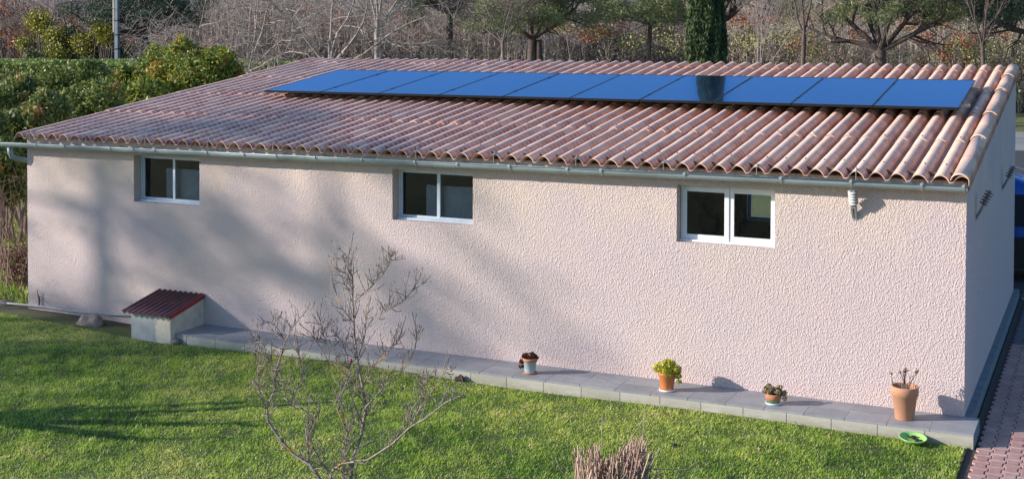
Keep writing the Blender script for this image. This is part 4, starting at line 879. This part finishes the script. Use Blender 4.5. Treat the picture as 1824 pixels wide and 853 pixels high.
def pine(label, u, Y, h, r, crown, seed, mat, limbs, hf, n=9000, twin=False, size=.20, flat=.55, cr=.7, zmin=5.1):
    c = at(u, 110, Y); t_ = tree_thing('pine_tree', label, 'tree', (c.x, c.y, -.2)); T_ = Tree(seed); rr = T_.r
    m = MB(); m.tube([(0, 0, 0), (rr.gauss(0, .06), 0, hf*.5), (0, 0, hf)], [r*1.15, r, r*.9], 10, cap=False)
    if twin: m.tube([(.45, .1, 0), (.42, .1, hf*.5), (.35, .1, hf)], [r*.9, r*.8, r*.7], 10, cap=False)
    m.build('trunk', M['bark_dark'], t_, smooth=True)
    for d in limbs: T_.limb(Vector((0, 0, hf)), Vector(d), crown*rr.uniform(.75, 1.1), r*.5, 2, 5, .12, .2, .8, .55)
    T_.mb.build('branches', M['bark_dark'], t_, smooth=True)
    tips = [p for p in T_.tips]; C2 = np.array([tuple(p) for p in tips]); C2 = C2[C2[:, 2] > zmin]
    R2 = rng.uniform(.45, .95, len(C2))*cr; C_, ix = cloud(C2, R2, int(n*2.7), flat, .15); C_ = C_+rng.normal(size=C_.shape)*.12; tone = rng.uniform(.1, .9, len(C2))
    V, Q, r_q = quads(C_, size, 7.0, up=((0, 0, 1), .25), rn=tone[ix]); npmesh('foliage', V, Q, mat, t_, r_q); return t_
fan = lambda k, el: [(math.cos(a*2*math.pi/k+.3), math.sin(a*2*math.pi/k+.3), el) for a in range(k)]
pine('twin trunked pine with wide green crown above the middle of the ridge', 948, 50, 9, .26, 3.8, 81, M['pine'], fan(6, .45)+[(0, 0, 1)], 4.2, 18000, True, zmin=4.8)
pine('thin trunked pine with a small pale green crown left of the cypress', 1158, 52, 9, .13, 2.8, 83, M['pine'], fan(6, .5)+[(0, 0, 1)], 5.0, 9000, cr=.8, zmin=5.3)
pine('largest pine with a forked trunk and wide crown above the right part of the roof', 1568, 50, 9, .30, 4.6, 85, M['pine'], [(-.25, 0, 1), (1.1, 0, .62), (.7, .4, .8), (-.9, .1, .7), (-1, -.3, .45), (.2, -.6, .8), (-.3, .7, .8), (1.2, -.3, .5)], 3.75, 20000)
pine('dark pine whose long limbs spread out behind the cypress', 1268, 56, 9, .3, 4.4, 87, M['pine_dark'], [(-1, 0, .35), (1, 0, .4), (-.6, .4, .6), (.6, -.4, .6), (0, 0, 1), (-1, .2, .6), (1, .2, .65)], 4.9, 9000)
pine('dark pine with hanging crown at the top right corner', 1850, 52, 9, .26, 3.9, 89, M['pine_dark'], fan(7, .25)+[(0, 0, 1)], 4.4, 14000)
pine('dark pine with black trunk behind the left laurels', 258, 48, 9, .36, 3.6, 91, M['pine_dark'], fan(7, .4)+[(0, 0, 1)], 4.3, 15000)
pine('dark pine high above the middle ridge, left of the twin trunked pine', 800, 62, 10, .25, 4.2, 93, M['pine_dark'], fan(7, .3)+[(0, 0, 1)], 5.9, 12000)
# cypress
c = at(1257, 110, 14.5); cy = tree_thing('cypress_tree', 'tall narrow dark green column cypress right behind the roof', 'tree', (c.x, c.y, -.2))
m = MB(); m.tube([(0, 0, 0), (0, 0, 4), (0, 0, 8.6)], [.12, .09, .02], 8); m.build('trunk', M['bark_dark'], cy)
n = 42000; z = rng.uniform(.25, 9.2, n); a = rng.uniform(0, 2*math.pi, n); rz_ = .48*np.minimum(1, (z/1.2)**.5)*np.clip((9.4-z)/5.2, 0.05, 1)**.75
lump = 1+.04*np.sin(a*5+z*1.3)+.06*np.sin(a*9-z*2.7)+.05*np.sin(z*6+a*3); rad = rz_*lump*(1-.45*rng.random(n)**2.2)
C_ = np.stack([rad*np.cos(a), rad*np.sin(a), z], 1); V, Q, r = quads(C_, .11, 2.6, up=((0, 0, 1), .62), rn=.45+.16*np.sin(a*9-z*2.7)+.12*np.sin(a*4+z*5)); npmesh('foliage', V, Q, M['cypress'], cy, r)
# ---------------------------------------------------------------- bare woodland mass
rr = rng; ns = 3000
xw = rr.uniform(-92, 24, ns); front = 66+.35*np.minimum(0, xw+10)+.0*xw; front = np.maximum(front, 44); yw = front+rr.random(ns)**1.4*20
hh_ = rr.uniform(4.5, 9.5, ns); hh_[: ns//3] = rr.uniform(2.2, 4.6, ns//3)
P0 = []; P1 = []; R0 = []; R1 = []; RN = []
base = np.stack([xw, yw, np.full(ns, -.2)], 1); tn = rr.random(ns)
zone = np.sin(xw*.23+yw*.1)+np.sin(xw*.071+2)
def emit(a, b, ra, rb, rn): P0.append(a); P1.append(b); R0.append(ra); R1.append(rb); RN.append(rn)
for st_ in range(2):
    b0 = base+np.concatenate([rr.normal(size=(ns, 2))*.4, np.zeros((ns, 1))], 1); lean = np.concatenate([rr.normal(size=(ns, 2))*.55, np.zeros((ns, 1))], 1)
    top = b0+lean; top[:, 2] += hh_*rr.uniform(.75, 1, ns); mid = (b0+top)/2+rr.normal(size=(ns, 3))*.18
    tone = np.clip(.42+.5*(tn-.5)+.08*zone+rr.normal(size=ns)*.16, .03, .71)
    emit(b0, mid, np.full(ns, .030), np.full(ns, .022), tone+.05); emit(mid, top, np.full(ns, .022), np.full(ns, .010), tone+.05)
    for br in range(13):
        f = rr.uniform(.03, .97, ns)[:, None]; q = np.where(f < .5, b0+(mid-b0)*f*2, mid+(top-mid)*(f*2-1)); d = rr.normal(size=(ns, 3)); d[:, 2] = np.abs(d[:, 2])*.9+.15; d /= np.linalg.norm(d, axis=1)[:, None]
        L = (rr.uniform(.5, 1.5, ns)*(1.2-f[:, 0]*.6))[:, None]; e = q+d*L; emit(q, e, np.full(ns, .017), np.full(ns, .010), tone)
        for tw_ in range(2):
            g = rr.uniform(.3, 1, ns)[:, None]; q2 = q+(e-q)*g; d2 = d+rr.normal(size=(ns, 3))*.55; d2 /= np.linalg.norm(d2, axis=1)[:, None]; emit(q2, q2+d2*rr.uniform(.3, .8, ns)[:, None], np.full(ns, .013), np.full(ns, .008), tone-.05)
P0 = np.concatenate(P0); P1 = np.concatenate(P1); V, Q = segs(P0, P1, np.concatenate(R0), np.concatenate(R1)); RNv = np.repeat(np.clip(np.concatenate(RN), 0, .72), 6)
nf = len(V)
# lingering brown, rust and olive leaves in patches
pt = []; 
for (u, v, s, k, tone) in ((590, 55, 1.6, 900, .95), (640, 75, 1.2, 500, .93), (700, 85, 1.0, 300, .92), (1040, 45, 2.5, 1200, .86), (1080, 60, 1.5, 500, .93), (1400, 20, 2.2, 900, .93), (1650, 55, 1.6, 700, .92), (1725, 80, 1.2, 400, .92), (20, 40, 3, 1400, .93), (45, 95, 1.5, 500, .93), (350, 60, 3, 900, .90), (1380, 85, 3, 700, .79), (1520, 90, 3, 600, .79), (1700, 95, 3, 600, .8), (1780, 90, 2.5, 1300, .8), (1130, 90, 3, 1200, .78), (860, 30, 2.5, 1200, .8), (760, 60, 2, 500, .94)):
    c = at(u, v, 65 if u > 500 else 50); cl = rng.normal(size=(14, 3))*s*np.array([.9, .9, .45])+np.array(c); C_, ix = cloud(cl, np.full(14, s*.35), k*2, .7, .2); V2, Q2, r2 = quads(C_, .15, 1.6); pt.append((V2, np.clip(tone+(r2-.5)*.06, 0, 1)))
for V2, r2 in pt:
    Q = np.concatenate([Q, len(V)+np.arange(len(V2)).reshape(-1, 4)]); V = np.concatenate([V, V2]); RNv = np.concatenate([RNv, r2])
tag(npmesh('woodland', V, Q, M['wood_twigs'], rnd=RNv), kind='stuff')
# dense undergrowth along the wood edge
n = 90000; xu = rng.uniform(-80, 24, n); C_ = np.stack([xu, np.maximum(66+.35*np.minimum(0, xu+10), 44)+rng.uniform(-1.5, 5, n), np.abs(rng.normal(size=n))*1.6-.1], 1); V, Q, r = quads(C_, .30, 9, up=((0, 0, 1), .35))
tag(npmesh('undergrowth', V, Q, M['wood_twigs'], rnd=np.clip(.3+r*.55, 0, .84)), kind='stuff')
# ---------------------------------------------------------------- trees left of the view, whose shade falls on wall and lawn
def shade_pt(x, y, z, dist): return Vector((x, y, z))-sdir*dist
def shade_tree(label, tgt, dist, h, seed, n, rs, zlo, zhi, wid, mat, nm='cedar_tree', dens=30):
    b = shade_pt(*tgt, dist); t_ = tree_thing(nm, label, 'tree', (b.x, b.y, -.2)); T_ = Tree(seed); r2 = T_.r
    m = MB(); m.tube([(0, 0, 0), (.05, 0, h*.7), (0, 0, h)], [.22, .12, .02], 10); m.build('trunk', M['bark_dark'], t_, smooth=True); m = MB(); cs = []
    for k in range(n):
        z = r2.uniform(zlo, zhi); a = r2.uniform(0, 2*math.pi); L = wid*(1.1-.75*(z-zlo)/(h-zlo))*r2.uniform(.6, 1.1); e = Vector((math.cos(a)*L, math.sin(a)*L, z-L*.38)); m.tube([(0, 0, z), Vector((e.x*.5, e.y*.5, z-L*.1)), e], [.05, .035, .012], 5)
        for f in (.35, .5, .65, .8, .95, 1.05): cs.append(Vector((0, 0, z)).lerp(e, f)+Vector((r2.gauss(0, .15), r2.gauss(0, .15), r2.gauss(0, .12))))
    m.build('branches', M['bark_dark'], t_); C2 = np.array([tuple(x) for x in cs]); C_, ix = cloud(C2, np.full(len(C2), rs), dens*len(C2), .5, .1); V, Q, r = quads(C_, .13, 2.6); npmesh('foliage', V, Q, mat, t_, r)
shade_tree('cedar outside the view on the left whose trunk shades the left wall', (1.5, 0, 1.0), 29, 15.5, 1, 50, .45, 5.5, 14.5, 4.4, M['pine_dark'], dens=40)
shade_tree('cedar outside the view nearer the camera whose crown dapples the middle wall', (5.6, 0, 1.0), 38, 17.5, 2, 44, .5, 8.5, 16.5, 4.4, M['pine_dark'], dens=34)
# (the two cedars stand well beyond the frame)
# pollard with thick limbs shading the lawn
b = Vector((1.7, -5.8, -.15)); pl = tree_thing('pollard_tree', 'short pollarded tree with thick limbs on the lawn outside the view at the left', 'tree', b); T_ = Tree(77)
m = MB(); m.tube([(0, 0, 0), (.02, 0, .5), (0, 0, .95)], [.14, .12, .13], 10); m.build('trunk', M['bark_mid'], pl, smooth=True)
for lat, L in ((.75, 1.25), (.25, 1.5), (-.15, .9), (-.75, 1.35), (-1.1, 1.2), (-.45, 1.1)): T_.limb(Vector((0, 0, .9)), Vector((-.515*lat, .857*lat, 1)), L, .10, 1, 3, .3, .10, .5, .35, minr=.02)
T_.mb.build('limbs', M['bark_mid'], pl, smooth=True)
# ---------------------------------------------------------------- blue car behind the building
M['carblue'] = plain('metallic_blue_paint', (.012, .09, .36), .25, .05, 2, metal=.35); M['carglass'] = plain('tinted_car_glass', (.015, .02, .03), .05, .0, 2)
M['tyre'] = plain('rubber', (.02, .02, .02), .8); M['rim'] = plain('alloy', (.5, .5, .52), .3, .05, 4, metal=.8); M['lamp'] = plain('lamp_glass', (.6, .62, .65), .1); M['redlamp'] = plain('red_lamp', (.4, .01, .01), .2)
car = thing('parked_car', 'metallic blue estate car parked on the shade-toned driveway behind the building', 'car', (13.5, 10.75, -.2))
stn = [(-2.15, .55, .55, .72, .62), (-2.08, .95, .95, .80, .66), (-1.95, 1.02, 1.30, .86, .62), (-1.65, 1.02, 1.78, .88, .62), (-1.0, 1.02, 1.88, .90, .66), (0, 1.02, 1.90, .90, .67), (.55, 1.01, 1.84, .90, .66), (.95, 1.0, 1.50, .90, .64), (1.25, .99, 1.16, .89, .70), (1.75, .93, .99, .87, .70), (2.15, .78, .84, .80, .64), (2.28, .5, .52, .68, .5)]
m = MB(); rows = []
for (s_, belt, top, w, wr) in stn:
    belt = min(belt, top-.01)
    half = [(w*.9, .22), (w*.98, .34), (w, .6), (w*.99, belt*.85), (w*.95, belt), (wr+.06, belt+(top-belt)*.55), (wr, top-.05*(top > 1.2)-.01), (wr*.7, top), (0, top+.015)]
    rows.append([(s_, -a, z) for a, z in half]+[(s_, a, z) for a, z in reversed(half[:-1])])
k = len(rows[0])
for r0 in rows: m.v += r0
for j in range(len(rows)-1):
    for i in range(k-1): m.f.append((j*k+i, j*k+i+1, (j+1)*k+i+1, (j+1)*k+i)); m.m.append(0)
    m.f.append(((j+1)*k, (j+1)*k+k-1, j*k+k-1, j*k)); m.m.append(0)
m.f.append(tuple(range(k-1, -1, -1))); m.f.append(tuple((len(rows)-1)*k+i for i in range(k))); m.m += [0, 0]
cb = m.build('body', M['carblue'], car, smooth=True); cb.modifiers.new('b', 'SUBSURF').levels = 1; cb.modifiers['b'].render_levels = 2
for sy in (-1, 1):
    for (xa, xb, xc, xd) in ((-1.62, -.82, -.86, -1.5), (-.74, .12, .12, -.74), (.2, 1.12, .72, .2)):
        m = MB(); y0, y1, y2 = .878*sy, .735*sy, .69*sy; vs = [(xa, y0, 1.0), (xb, y0, 1.0), (xc, y1+.04*sy, 1.56), (xd, y1+.04*sy, 1.56)]; m.add(vs+[(x, y-.02*sy, z) for x, y, z in vs], [(0, 1, 2, 3), (4, 5, 1, 0), (5, 6, 2, 1), (6, 7, 3, 2), (7, 4, 0, 3)]); m.build('side_window', M['carglass'], car)
    for x in (-1.35, 1.42):
        wh = MB(); wh.tube([(x, sy*.70, .33), (x, sy*.91, .33)], .33, 24); wo = wh.build('wheel', M['tyre'], car)
        m = MB(); m.tube([(x, sy*.905, .33), (x, sy*.918, .33)], .21, 20); m.build('rim', M['rim'], wo)
        m = MB(); m.tube([(x, sy*.80, .36), (x, sy*.905, .36)], .40, 24); m.build('wheel_arch', M['gasket'], car)
    m = MB(); m.box((-2.0, sy*.912-.012, .24), (1.95, sy*.912+.006, .80)); m.build('lower_body_shade', M['gasket'], car)  # black panel added to darken the lower body as if in shade
    m = MB(); m.box((2.0, sy*.45-.14, .66), (2.26, sy*.45+.14, .78)); m.build('headlight', M['lamp'], car)
    m = MB(); m.box((-2.14, sy*.66-.09, .85), (-2.02, sy*.66+.09, 1.15)); m.build('tail_light', M['redlamp'], car)
    m = MB(); m.tube([(-.05, sy*.905, .92), (-.25, sy*.92, .92)], .012, 6); m.build('door_handle', M['rim'], car)
    m = MB(); m.box((.85, sy*1.0-.08, 1.05), (.97, sy*1.0+.08, 1.2)); m.build('mirror', M['carblue'], car, bevel=.03)
    m = MB(); m.tube([(-1.5, sy*.62, 1.86), (-1.3, sy*.60, 1.93), (.3, sy*.60, 1.93), (.5, sy*.62, 1.87)], .014, 6); m.build('roof_rail', M['rim'], car)
